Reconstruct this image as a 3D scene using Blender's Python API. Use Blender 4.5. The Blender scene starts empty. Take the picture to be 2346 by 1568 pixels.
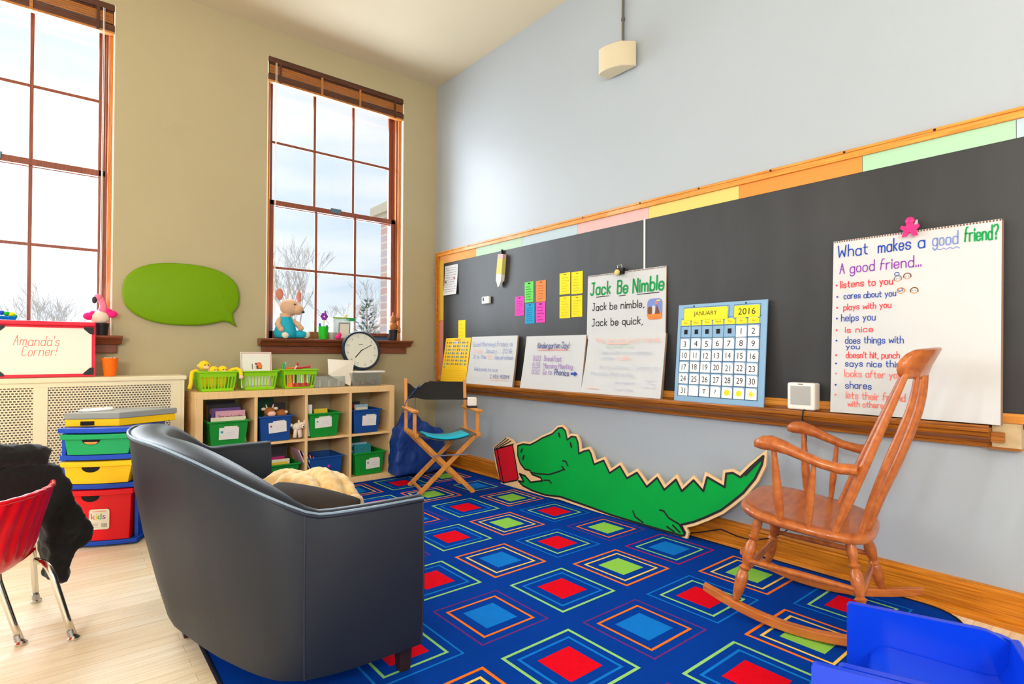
import bpy, bmesh, math, random
from mathutils import Vector, Matrix
random.seed(7)
R = math.radians
SC = bpy.context.scene
COL = SC.collection

# ------------------------------------------------------------------ camera, world, exposure, daylight
YAW, PITCH, ROLL, FPX, SY = R(50.4064), R(0.6013), R(0.2475), 1278.55, 8.88
fwd = Vector((math.cos(PITCH)*math.cos(YAW), math.cos(PITCH)*math.sin(YAW), math.sin(PITCH)))
rt = Vector((math.sin(YAW), -math.cos(YAW), 0)); up = rt.cross(fwd)
r2 = math.cos(ROLL)*rt + math.sin(ROLL)*up
u2 = -math.sin(ROLL)*rt + math.cos(ROLL)*up
cam_d = bpy.data.cameras.new('camera'); cam = bpy.data.objects.new('camera', cam_d); COL.objects.link(cam)
cam_d.sensor_width = 36; cam_d.lens = FPX/2346*36; cam_d.shift_y = SY/2346; cam_d.clip_start = 0.05
mw = Matrix.Identity(4)
for i in range(3):
    mw[i][0], mw[i][1], mw[i][2] = r2[i], u2[i], -fwd[i]
mw.translation = (-2.9983, -4.8362, 1.10)
cam.matrix_world = mw
SC.camera = cam
vs = SC.view_settings
vs.view_transform = 'Standard'; vs.look = 'None'; vs.gamma = 1; vs.exposure = 0.08; vs.use_curve_mapping = False
SC.cycles.use_denoising = True
SC.cycles.max_bounces = 10; SC.cycles.diffuse_bounces = 6; SC.cycles.glossy_bounces = 4; SC.cycles.transparent_max_bounces = 12
SC.cycles.caustics_reflective = False; SC.cycles.caustics_refractive = False
SC.cycles.sample_clamp_indirect = 6

def lin(c):
    o = []
    for v in c[:3]:
        v /= 255.0
        o.append(v/12.92 if v <= 0.04045 else ((v+0.055)/1.055)**2.4)
    return (*o, 1.0)

W = bpy.data.worlds.new('sky'); SC.world = W; W.use_nodes = True
nt = W.node_tree; nt.nodes.clear()
def wn(t): return nt.nodes.new(t)
out = wn('ShaderNodeOutputWorld'); bg = wn('ShaderNodeBackground'); tc = wn('ShaderNodeTexCoord')
mp = wn('ShaderNodeMapping'); mp.inputs['Scale'].default_value = (1.0, 1.6, 5.5)
no = wn('ShaderNodeTexNoise'); no.inputs['Scale'].default_value = 2.2; no.inputs['Detail'].default_value = 6
rp = wn('ShaderNodeValToRGB')
rp.color_ramp.elements[0].position = 0.36; rp.color_ramp.elements[0].color = lin((212, 231, 246))
rp.color_ramp.elements[1].position = 0.62; rp.color_ramp.elements[1].color = lin((246, 250, 253))
sp = wn('ShaderNodeSeparateXYZ'); mr = wn('ShaderNodeMapRange')
mr.inputs['From Min'].default_value = -0.15; mr.inputs['From Max'].default_value = 0.5
mr.inputs['To Min'].default_value = 1.35; mr.inputs['To Max'].default_value = 0.98
nt.links.new(tc.outputs['Generated'], mp.inputs['Vector']); nt.links.new(mp.outputs[0], no.inputs['Vector'])
nt.links.new(no.outputs['Fac'], rp.inputs['Fac']); nt.links.new(rp.outputs['Color'], bg.inputs['Color'])
nt.links.new(tc.outputs['Generated'], sp.inputs[0]); nt.links.new(sp.outputs['X'], mr.inputs['Value'])
nt.links.new(mr.outputs[0], bg.inputs['Strength']); nt.links.new(bg.outputs[0], out.inputs['Surface'])

def area(name, loc, rot, sx, sy, power, col, spread=math.pi):
    d = bpy.data.lights.new(name, 'AREA'); d.shape = 'RECTANGLE'; d.size = sx; d.size_y = sy
    d.energy = power; d.color = col; d.spread = spread
    o = bpy.data.objects.new(name, d); COL.objects.link(o); o.location = loc; o.rotation_euler = rot
    return o
# added area lamps that boost the daylight through the windows
area('daylight_fill', (-1.0, 0.75, 2.2), (R(-80), 0, 0), 1.5, 2.5, 165, (0.82, 0.92, 1.0))
area('daylight_fill', (-3.3, 0.75, 2.2), (R(-80), 0, 0), 1.5, 2.5, 235, (0.82, 0.92, 1.0))
area('daylight_fill', (-5.6, 0.75, 2.2), (R(-80), 0, 0), 1.5, 2.5, 235, (0.82, 0.92, 1.0))  # brightens the floor through an added opening out of view
FILL_POWER = 124

# ------------------------------------------------------------------ materials
MATS = {}
def mat(name, rgb, rough=0.6, metal=0.0, bump=0.0, bscale=60.0, spec=0.3, var=0.0, vscale=8.0, coat=0.0, sheen=0.0, trans=0.0, alpha=1.0, emit=0.0, stretch=None, rgb2=None):
    m = bpy.data.materials.new(name); m.use_nodes = True; MATS[name] = m
    n = m.node_tree.nodes; L = m.node_tree.links; b = n['Principled BSDF']
    b.inputs['Base Color'].default_value = lin(rgb); b.inputs['Roughness'].default_value = rough
    b.inputs['Metallic'].default_value = metal; b.inputs['Specular IOR Level'].default_value = spec
    b.inputs['Coat Weight'].default_value = coat; b.inputs['Sheen Weight'].default_value = sheen
    b.inputs['Transmission Weight'].default_value = trans; b.inputs['Alpha'].default_value = alpha
    if emit:
        b.inputs['Emission Color'].default_value = lin(rgb); b.inputs['Emission Strength'].default_value = emit
    t = n.new('ShaderNodeTexCoord'); mpn = n.new('ShaderNodeMapping')
    L.new(t.outputs['Object'], mpn.inputs['Vector'])
    if stretch: mpn.inputs['Scale'].default_value = stretch
    if var > 0 or rgb2:
        nz = n.new('ShaderNodeTexNoise'); nz.inputs['Scale'].default_value = vscale; nz.inputs['Detail'].default_value = 5
        L.new(mpn.outputs[0], nz.inputs['Vector'])
        r = n.new('ShaderNodeValToRGB')
        c1 = lin(rgb)
        c2 = lin(rgb2) if rgb2 else tuple([c*(1-var) for c in c1[:3]]+[1])
        r.color_ramp.elements[0].position = 0.32; r.color_ramp.elements[0].color = c2
        r.color_ramp.elements[1].position = 0.68; r.color_ramp.elements[1].color = c1
        L.new(nz.outputs['Fac'], r.inputs['Fac']); L.new(r.outputs['Color'], b.inputs['Base Color'])
    if bump > 0:
        nb = n.new('ShaderNodeTexNoise'); nb.inputs['Scale'].default_value = bscale; nb.inputs['Detail'].default_value = 4
        L.new(mpn.outputs[0], nb.inputs['Vector'])
        bp = n.new('ShaderNodeBump'); bp.inputs['Strength'].default_value = bump; bp.inputs['Distance'].default_value = 0.004
        L.new(nb.outputs['Fac'], bp.inputs['Height']); L.new(bp.outputs['Normal'], b.inputs['Normal'])
    return m

mat('wall_paint_tan', (182, 169, 134), 0.75, bump=0.12, bscale=90, var=0.04, vscale=1.5)
mat('wall_paint_blue', (169, 177, 185), 0.42, bump=0.15, bscale=45, var=0.03, vscale=1.2, spec=0.4)
mat('ceiling_paint', (206, 195, 170), 0.85, bump=0.05)
mat('plaster_white', (240, 235, 222), 0.7)
def oak(name, a, b, stretch, rough=0.38, vs_=5.0, coat=0.15):
    return mat(name, a, rough, rgb2=b, vscale=vs_, stretch=stretch, coat=coat, bump=0.06, bscale=30)
oak('oak_board', (214, 132, 30), (166, 92, 10), (22, 1.2, 40))
oak('oak_light', (232, 160, 70), (200, 122, 40), (22, 1.2, 30))
oak('oak_tray', (186, 112, 30), (104, 54, 14), (30, 0.9, 75), vs_=4)
oak('wood_window', (148, 84, 62), (118, 62, 46), (30, 30, 1.5), 0.4)
oak('wood_window_lit', (206, 128, 62), (176, 98, 40), (30, 30, 1.5), 0.35)  # lit tone of the window wood, light put into the colour
oak('wood_sill', (136, 74, 46), (108, 54, 32), (1.5, 30, 30), 0.35)
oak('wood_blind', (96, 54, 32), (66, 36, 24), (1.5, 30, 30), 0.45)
oak('wood_blind_lit', (196, 128, 62), (160, 94, 44), (1.5, 30, 30), 0.45)  # lighter blind tone that paints in the light on the slats
oak('maple_rocker', (188, 106, 48), (160, 80, 32), (3, 14, 14), 0.3, 3.0, 0.3)
oak('maple_rail', (206, 120, 52), (180, 96, 38), (10, 2, 10), 0.35, 4.0, 0.2)
oak('birch_shelf', (246, 208, 150), (236, 194, 136), (40, 40, 2), 0.5, 3.0, 0.0)
oak('beech_chair', (224, 150, 66), (204, 128, 48), (8, 8, 2), 0.4, 4.0, 0.2)
mat('raw_wood', (206, 180, 140), 0.8, var=0.25, vscale=20)
mat('slate', (41, 41, 43), 0.5, rgb2=(52, 52, 54), vscale=2.2, stretch=(1, 2.0, 0.6), bump=0.03, spec=0.45)
mat('metal_strip', (226, 222, 212), 0.4)
for k, c in dict(strip_orange=(250, 176, 104), strip_green=(200, 232, 205), strip_pink=(244, 200, 196), strip_yellow=(244, 226, 130), strip_deep=(250, 160, 74), strip_blue=(206, 226, 236), strip_mint=(190, 234, 196), strip_sun=(244, 206, 70), strip_rose=(230, 150, 134)).items():
    mat(k, tuple(v*.88 for v in c), 0.8)
mat('paper', (204, 205, 206), 0.75, var=0.03, vscale=4)
mat('paper_bright', (240, 236, 230), 0.75)
mat('paper_warm', (234, 226, 212), 0.75)
mat('cardboard', (150, 116, 92), 0.85)
INK = dict(ink_blue=(38, 74, 168), ink_navy=(40, 50, 130), ink_red=(236, 60, 70), ink_purple=(140, 62, 170), ink_green=(16, 148, 76), ink_black=(36, 34, 36), ink_orange=(240, 130, 60), ink_faint=(196, 202, 216), ink_faint_red=(246, 188, 170), ink_faint_green=(176, 214, 186), ink_violet=(160, 120, 190), ink_brown=(120, 74, 50), ink_salmon=(240, 120, 110), ink_teal=(30, 140, 120), ink_grey=(120, 120, 120), ink_lightblue=(120, 140, 200))
for k, c in INK.items(): mat(k, c, 0.8)
mat('white_plastic', (236, 232, 224), 0.4); mat('grey_cloth_mesh', (176, 176, 172), 0.8, bump=0.5, bscale=400)
mat('cream_plastic', (212, 200, 170), 0.4)
mat('conduit', (120, 114, 106), 0.45, metal=0.6)
mat('black_plastic', (26, 26, 28), 0.4); mat('black_cable', (24, 24, 24), 0.6)
mat('chrome', (214, 208, 196), 0.14, metal=1.0); mat('steel', (170, 170, 172), 0.3, metal=1.0)
mat('gum_pink', (250, 40, 120), 0.4)
mat('card_yellow', (252, 216, 0), 0.7); mat('card_pink', (236, 60, 180), 0.7); mat('card_green', (98, 210, 84), 0.7); mat('card_orange', (255, 130, 60), 0.7); mat('card_blue', (10, 150, 200), 0.7)
mat('chart_yellow', (250, 200, 30), 0.5)
mat('calendar_blue', (134, 172, 204), 0.55); mat('calendar_line', (70, 100, 130), 0.6); mat('calendar_yellow', (252, 226, 30), 0.5)
mat('calendar_white', (240, 240, 238), 0.5); mat('sun_yellow', (246, 212, 20), 0.5)
mat('croc_green', (0, 160, 64), 0.6, spec=0.1, var=0.12, vscale=3); mat('croc_wood', (236, 196, 146), 0.6); mat('paint_black', (26, 24, 24), 0.5); mat('paint_red', (200, 10, 34), 0.5)
mat('leather_navy', (18, 25, 38), 0.5, bump=0.12, bscale=160, spec=0.4, var=0.1, vscale=3); mat('leather_seam', (34, 40, 54), 0.5); mat('leather_rim_lit', (120, 140, 160), 0.5, bump=0.1, bscale=160, spec=0.6, var=0.15, vscale=10)
mat('dark_leg', (44, 28, 24), 0.4)
mat('plush_tan', (238, 208, 150), 0.95, bump=1.0, bscale=220, sheen=0.5, rgb2=(216, 170, 96), vscale=26)
mat('pillow_brown', (48, 40, 36), 0.85, bump=0.3, bscale=90, spec=0.2)
mat('bin_green', (12, 146, 44), 0.4, spec=0.45); mat('bin_blue', (14, 74, 150), 0.4, spec=0.45)
mat('lime', (146, 214, 22), 0.4)
mat('cart_blue', (20, 74, 196), 0.38); mat('cart_green', (16, 162, 96), 0.38); mat('cart_yellow', (252, 200, 16), 0.38); mat('cart_red', (228, 4, 26), 0.38)
mat('near_black', (24, 22, 24), 0.8)
mat('tray_grey', (150, 152, 148), 0.5); mat('white_cloth', (240, 238, 234), 0.9)
mat('bubble_green', (112, 154, 0), 0.5, spec=0.15, bump=0.05)
mat('board_red', (226, 24, 56), 0.4); mat('marker_board', (236, 234, 220), 0.3)
mat('cup_orange', (255, 112, 10), 0.4); mat('cup_green', (30, 186, 30), 0.4)
mat('flamingo', (250, 130, 160), 0.9, bump=0.5); mat('hot_pink', (244, 40, 130), 0.9, bump=0.5); mat('plush_cream', (240, 222, 200), 0.95, bump=0.6, bscale=120)
mat('plush_beige', (216, 176, 144), 0.95, bump=0.6, bscale=150); mat('plush_ear', (206, 130, 110), 0.95); mat('overalls', (30, 170, 198), 0.85, bump=0.3)
mat('plush_brown', (170, 104, 54), 0.95, bump=0.6); mat('purple', (140, 40, 170), 0.6); mat('stem_green', (60, 120, 60), 0.7)
mat('monkey_yellow', (250, 214, 40), 0.95, bump=0.5); mat('monkey_face', (250, 200, 180), 0.9); mat('orange_dull', (220, 150, 80), 0.8)
mat('navy_nylon', (16, 60, 140), 0.5, bump=0.5, bscale=25, spec=0.5); mat('nylon_strap', (30, 90, 180), 0.6)
mat('canvas_black', (48, 46, 45), 0.9, bump=0.4, bscale=300, var=0.25, vscale=120); mat('canvas_under', (96, 92, 86), 0.9, var=0.3, vscale=100); mat('turquoise', (16, 182, 210), 0.35)
mat('chair_red', (222, 4, 30), 0.28, spec=0.6); mat('coat_black', (20, 19, 20), 0.95, bump=0.8, bscale=80, sheen=0.15)
mat('cube_blue', (0, 58, 205), 0.3, spec=0.45)
mat('clock_face', (226, 226, 212), 0.4); mat('clock_rim', (38, 50, 62), 0.35)
mat('rad_cream', (236, 224, 190), 0.5)
mat('brick_far', (214, 172, 150), 0.9); mat('eave_far', (214, 200, 176), 0.8); mat('bark_hazed', (206, 198, 196), 0.9); mat('pine', (120, 142, 124), 0.9); mat('snowy_ground', (200, 198, 186), 0.9)  # tree wood paled, so haze is painted into its colour
for k, c in dict(book_pink=(226, 170, 190), book_purple=(110, 80, 150), book_dark=(52, 48, 52), book_cream=(240, 232, 204), book_teal=(30, 140, 150), book_red=(200, 40, 60), book_yellow=(240, 210, 50), book_sky=(150, 196, 220), book_green=(26, 90, 60), book_white=(232, 230, 224), book_orange=(226, 150, 60), book_magenta=(190, 40, 120)).items():
    mat(k, c, 0.5)
mat('dot_blue', (20, 150, 200)); mat('dot_red', (190, 20, 50)); mat('dot_green', (60, 190, 60)); mat('dot_pink', (240, 30, 160)); mat('dot_yellow', (224, 206, 20)); mat('dot_dark', (10, 100, 70))
for k, c in dict(rug_base=(0, 56, 150), rug_red=(220, 6, 30), rug_green=(140, 200, 80), rug_lime_line=(144, 204, 118), rug_sky=(16, 116, 204), rug_orange=(244, 116, 24), rug_yellow=(244, 200, 84), rug_purple=(104, 44, 120), rug_crimson=(190, 20, 70)).items():
    mat(k, c, 0.98, bump=0.4, bscale=350, var=0.08, vscale=60, spec=0.05)
mat('fill_glass', (255, 246, 232), 0.4, emit=4.0)
mat('lock_blue', (96, 120, 140), 0.4, metal=0.5)
mat('rug_edge', (14, 18, 40), 0.95)

def special():
    # maple floor boards, running along X
    m = bpy.data.materials.new('maple_floor'); m.use_nodes = True; MATS['maple_floor'] = m
    n = m.node_tree.nodes; L = m.node_tree.links; b = n['Principled BSDF']
    t = n.new('ShaderNodeTexCoord'); br = n.new('ShaderNodeTexBrick')
    br.inputs['Scale'].default_value = 1.0; br.inputs['Brick Width'].default_value = 1.1; br.inputs['Row Height'].default_value = 0.057
    br.inputs['Mortar Size'].default_value = 0.0009; br.inputs['Color1'].default_value = lin((246, 232, 206)); br.inputs['Color2'].default_value = lin((238, 218, 184))
    br.inputs['Mortar'].default_value = lin((206, 172, 128)); br.offset = 0.37
    nz = n.new('ShaderNodeTexNoise'); nz.inputs['Scale'].default_value = 3; nz.inputs['Detail'].default_value = 6
    mp_ = n.new('ShaderNodeMapping'); mp_.inputs['Scale'].default_value = (1.2, 26, 1)
    mx = n.new('ShaderNodeMix'); mx.data_type = 'RGBA'; mx.blend_type = 'MULTIPLY'; mx.inputs['Factor'].default_value = 1.0
    rr = n.new('ShaderNodeValToRGB'); rr.color_ramp.elements[0].color = (0.86, 0.82, 0.76, 1); rr.color_ramp.elements[0].position = 0.3; rr.color_ramp.elements[1].color = (1, 1, 1, 1); rr.color_ramp.elements[1].position = 0.6
    L.new(t.outputs['Object'], br.inputs['Vector']); L.new(t.outputs['Object'], mp_.inputs['Vector']); L.new(mp_.outputs[0], nz.inputs['Vector'])
    L.new(nz.outputs['Fac'], rr.inputs['Fac']); L.new(br.outputs['Color'], mx.inputs['A']); L.new(rr.outputs['Color'], mx.inputs['B'])
    L.new(mx.outputs['Result'], b.inputs['Base Color']); b.inputs['Roughness'].default_value = 0.36; b.inputs['Specular IOR Level'].default_value = 0.45
    # glass
    m = bpy.data.materials.new('window_glass'); m.use_nodes = True; MATS['window_glass'] = m
    n = m.node_tree.nodes; L = m.node_tree.links; n.clear()
    o = n.new('ShaderNodeOutputMaterial'); tr = n.new('ShaderNodeBsdfTransparent'); gl = n.new('ShaderNodeBsdfGlossy'); gl.inputs['Roughness'].default_value = 0.02
    mx = n.new('ShaderNodeMixShader'); mx.inputs[0].default_value = 0.04
    L.new(tr.outputs[0], mx.inputs[1]); L.new(gl.outputs[0], mx.inputs[2]); L.new(mx.outputs[0], o.inputs[0])
    # clear plastic
    m = bpy.data.materials.new('clear_plastic'); m.use_nodes = True; MATS['clear_plastic'] = m
    n = m.node_tree.nodes; L = m.node_tree.links; n.clear()
    o = n.new('ShaderNodeOutputMaterial'); tr = n.new('ShaderNodeBsdfTransparent'); tr.inputs[0].default_value = (0.93, 0.95, 0.93, 1); gl = n.new('ShaderNodeBsdfGlossy'); gl.inputs['Roughness'].default_value = 0.15
    df = n.new('ShaderNodeBsdfDiffuse'); df.inputs[0].default_value = lin((200, 204, 196))
    mx = n.new('ShaderNodeMixShader'); mx.inputs[0].default_value = 0.3; m2 = n.new('ShaderNodeMixShader'); m2.inputs[0].default_value = 0.1
    L.new(tr.outputs[0], mx.inputs[1]); L.new(df.outputs[0], mx.inputs[2]); L.new(mx.outputs[0], m2.inputs[1]); L.new(gl.outputs[0], m2.inputs[2]); L.new(m2.outputs[0], o.inputs[0])
    # radiator grille: dark slots painted for the shade in its holes, alternate rows shifted
    m = bpy.data.materials.new('grille'); m.use_nodes = True; MATS['grille'] = m
    n = m.node_tree.nodes; L = m.node_tree.links; b = n['Principled BSDF']
    t = n.new('ShaderNodeTexCoord'); s = n.new('ShaderNodeSeparateXYZ'); L.new(t.outputs['Object'], s.inputs[0])
    def math_(op, a, bb):
        q = n.new('ShaderNodeMath'); q.operation = op
        for i, v in enumerate((a, bb)):
            if v is None: continue
            if isinstance(v, (int, float)): q.inputs[i].default_value = v
            else: L.new(v, q.inputs[i])
        return q.outputs[0]
    P = 0.0158
    zz = math_('DIVIDE', s.outputs['Z'], P); row = math_('FLOOR', zz, None); fz = math_('FRACT', zz, None)
    sh = math_('MULTIPLY', math_('MODULO', row, 2.0), 0.5)
    xx = math_('ADD', math_('DIVIDE', s.outputs['X'], P*1.15), sh); fx = math_('FRACT', math_('ADD', xx, 1000.0), None)
    hx = math_('LESS_THAN', math_('ABSOLUTE', math_('SUBTRACT', fx, 0.5), None), 0.33)
    hz = math_('LESS_THAN', math_('ABSOLUTE', math_('SUBTRACT', fz, 0.5), None), 0.27)
    slot_shade = math_('MULTIPLY', hx, hz)
    mx = n.new('ShaderNodeMix'); mx.data_type = 'RGBA'; L.new(slot_shade, mx.inputs['Factor'])
    mx.inputs['A'].default_value = lin((232, 218, 186)); mx.inputs['B'].default_value = lin((74, 68, 58))
    L.new(mx.outputs['Result'], b.inputs['Base Color']); b.inputs['Roughness'].default_value = 0.6
    # brick
    m = bpy.data.materials.new('brick_wall'); m.use_nodes = True; MATS['brick_wall'] = m
    n = m.node_tree.nodes; L = m.node_tree.links; b = n['Principled BSDF']
    t = n.new('ShaderNodeTexCoord'); br = n.new('ShaderNodeTexBrick'); mp_ = n.new('ShaderNodeMapping'); mp_.inputs['Rotation'].default_value = (R(90), 0, 0)
    br.inputs['Scale'].default_value = 1.0; br.inputs['Brick Width'].default_value = 0.5; br.inputs['Row Height'].default_value = 0.2; br.inputs['Mortar Size'].default_value = 0.02
    br.inputs['Color1'].default_value = lin((222, 170, 150)); br.inputs['Color2'].default_value = lin((206, 190, 196)); br.inputs['Mortar'].default_value = lin((232, 220, 206))
    L.new(t.outputs['Object'], mp_.inputs[0]); L.new(mp_.outputs[0], br.inputs['Vector']); L.new(br.outputs['Color'], b.inputs['Base Color'])
special()

# ------------------------------------------------------------------ mesh builder
class G:
    def __init__(s): s.v = []; s.f = []; s.m = []; s.names = []
    def mi(s, name):
        if name not in s.names: s.names.append(name)
        return s.names.index(name)
    def add(s, vs_, fs, m):
        b = len(s.v); k = s.mi(m)
        s.v += [Vector(p) for p in vs_]
        for f in fs: s.f.append([b+i for i in f]); s.m.append(k)
    def box(s, lo, hi, m):
        x0, y0, z0 = lo; x1, y1, z1 = hi
        s.obox(((x0+x1)/2, (y0+y1)/2, (z0+z1)/2), (abs(x1-x0)/2, abs(y1-y0)/2, abs(z1-z0)/2), m)
    def obox(s, c, h, m, ax=None):
        c = Vector(c); ax = ax or (Vector((1, 0, 0)), Vector((0, 1, 0)), Vector((0, 0, 1)))
        ax = [Vector(a).normalized() for a in ax]
        vs_ = [c+ax[0]*(h[0]*i)+ax[1]*(h[1]*j)+ax[2]*(h[2]*k) for i in (-1, 1) for j in (-1, 1) for k in (-1, 1)]
        s.add(vs_, [(0, 1, 3, 2), (4, 6, 7, 5), (0, 4, 5, 1), (2, 3, 7, 6), (0, 2, 6, 4), (1, 5, 7, 3)], m)
    def bar(s, a, b, w, t, m, upv=(0, 0, 1)):
        a = Vector(a); b = Vector(b); d = (b-a); L = d.length; d = d.normalized(); u = Vector(upv)
        x = d.cross(u)
        if x.length < 1e-4: x = d.cross(Vector((1, 0, 0)))
        x.normalize(); y = x.cross(d)
        s.obox((a+b)/2, (w/2, t/2, L/2), m, (x, y, d))
    def prism(s, pts, fr, d0, d1, m, mside=None):
        o, u, v, n = fr
        A = [o+u*p[0]+v*p[1]+n*d0 for p in pts]; B = [o+u*p[0]+v*p[1]+n*d1 for p in pts]; k = len(pts)
        s.add(B, [tuple(range(k))], m); s.add(A, [tuple(reversed(range(k)))], mside or m)
        s.add(A+B, [(i, (i+1) % k, k+(i+1) % k, k+i) for i in range(k)], mside or m)
    def flat(s, pts, fr, d, m):
        o, u, v, n = fr
        s.add([o+u*p[0]+v*p[1]+n*d for p in pts], [tuple(range(len(pts)))], m)
    def tube(s, pts, r, m, n=8, closed=False):
        pts = [Vector(p) for p in pts]; k = len(pts); rr = r if isinstance(r, (list, tuple)) else [r]*k
        rings = []; prev = None
        for i, p in enumerate(pts):
            if closed: t = (pts[(i+1) % k]-pts[i-1]).normalized()
            else: t = (pts[min(i+1, k-1)]-pts[max(i-1, 0)]).normalized()
            if prev is None:
                a = t.cross(Vector((0, 0, 1)))
                if a.length < 1e-3: a = t.cross(Vector((1, 0, 0)))
            else: a = prev - t*prev.dot(t)
            a.normalize(); prev = a; b = t.cross(a)
            rings.append([p+(a*math.cos(2*math.pi*j/n)+b*math.sin(2*math.pi*j/n))*rr[i] for j in range(n)])
        s.loft(rings, m, closed=closed)
    def loft(s, rings, m, closed=False, caps=True, wrap=True):
        n = len(rings[0]); vs_ = [p for r in rings for p in r]; fs = []
        K = len(rings)
        for i in range(K if closed else K-1):
            i2 = (i+1) % K
            for j in range(n if wrap else n-1):
                j2 = (j+1) % n
                fs.append((i*n+j, i*n+j2, i2*n+j2, i2*n+j))
        if caps and not closed:
            fs.append(tuple(reversed(range(n)))); fs.append(tuple((K-1)*n+j for j in range(n)))
        s.add(vs_, fs, m)
    def lathe(s, prof, c, m, n=20, ax=(0, 0, 1)):
        c = Vector(c); z = Vector(ax).normalized(); x = z.cross(Vector((0, 1, 0)))
        if x.length < 1e-3: x = Vector((1, 0, 0))
        x.normalize(); y = z.cross(x)
        s.loft([[c+z*h+(x*math.cos(2*math.pi*j/n)+y*math.sin(2*math.pi*j/n))*max(r, 1e-5) for j in range(n)] for r, h in prof], m)
    def ell(s, c, r, m, ax=None, n=16, k=10):
        c = Vector(c); r = (r, r, r) if isinstance(r, (int, float)) else r
        ax = ax or (Vector((1, 0, 0)), Vector((0, 1, 0)), Vector((0, 0, 1)))
        rings = []
        for i in range(k+1):
            ph = -math.pi/2+math.pi*i/k; cr = max(math.cos(ph), 1e-4)
            rings.append([c+Vector(ax[0])*(r[0]*cr*math.cos(2*math.pi*j/n))+Vector(ax[1])*(r[1]*cr*math.sin(2*math.pi*j/n))+Vector(ax[2])*(r[2]*math.sin(ph)) for j in range(n)])
        s.loft(rings, m)
    def build(s, name, parent=None, smooth=None, bevel=0, world=False, sub=0, seg=2):
        vs_ = s.v
        if world and parent is not None:
            inv = ROOTM[parent.name].inverted(); vs_ = [inv @ p for p in vs_]
        me = bpy.data.meshes.new(name); me.from_pydata([tuple(p) for p in vs_], [], s.f)
        for nm in s.names: me.materials.append(MATS[nm])
        me.polygons.foreach_set('material_index', s.m)
        bm = bmesh.new(); bm.from_mesh(me); bmesh.ops.recalc_face_normals(bm, faces=bm.faces); bm.to_mesh(me); bm.free()
        if smooth is not None:
            me.polygons.foreach_set('use_smooth', [True]*len(me.polygons))
            if smooth < 180: me.set_sharp_from_angle(angle=R(smooth))
        me.update()
        o = bpy.data.objects.new(name, me); COL.objects.link(o)
        if parent is not None: o.parent = parent; ROOTM[o.name] = ROOTM[parent.name]
        else: ROOTM[o.name] = Matrix.Identity(4)
        if bevel:
            md = o.modifiers.new('bevel', 'BEVEL'); md.width = bevel; md.segments = seg; md.limit_method = 'ANGLE'; md.angle_limit = R(40)
        if sub:
            md = o.modifiers.new('sub', 'SUBSURF'); md.levels = sub; md.render_levels = sub
        return o
ROOTM = {}
def tag(o, label=None, cat=None, group=None, kind=None):
    if label: o['label'] = label
    if cat: o['category'] = cat
    if group: o['group'] = group
    if kind: o['kind'] = kind
    return o
def thing(name, label, cat, loc=(0, 0, 0), rz=0, group=None, kind=None):
    o = bpy.data.objects.new(name, None); COL.objects.link(o); o.location = loc; o.rotation_euler = (0, 0, rz); o.empty_display_size = 0.05
    ROOTM[o.name] = Matrix.Translation(loc) @ Matrix.Rotation(rz, 4, 'Z')
    return tag(o, label, cat, group, kind)
def dup(root, loc, rz=None, label=None, group=None):
    def rec(o, par):
        c = o.copy(); COL.objects.link(c); c.parent = par
        for ch in [x for x in bpy.data.objects if x.parent == o and x != c]: rec(ch, c)
        return c
    r = rec(root, None); r.location = loc
    if rz is not None: r.rotation_euler = (0, 0, rz)
    if label: r['label'] = label
    if group: r['group'] = group
    ROOTM[r.name] = Matrix.Translation(loc) @ Matrix.Rotation(r.rotation_euler.z, 4, 'Z')
    return r
def soft(o, vox=0.012, it=6, disp=0.0, size=0.1, fac=0.5):
    md = o.modifiers.new('remesh', 'REMESH'); md.mode = 'VOXEL'; md.voxel_size = vox; md.use_smooth_shade = True
    if it:
        md = o.modifiers.new('smooth', 'SMOOTH'); md.iterations = it; md.factor = fac
    if disp:
        t = bpy.data.textures.new('folds', 'CLOUDS'); t.noise_scale = size
        md = o.modifiers.new('displace', 'DISPLACE'); md.texture = t; md.strength = disp; md.mid_level = 0.5
    return o
def V(*a): return Vector(a)

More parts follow.
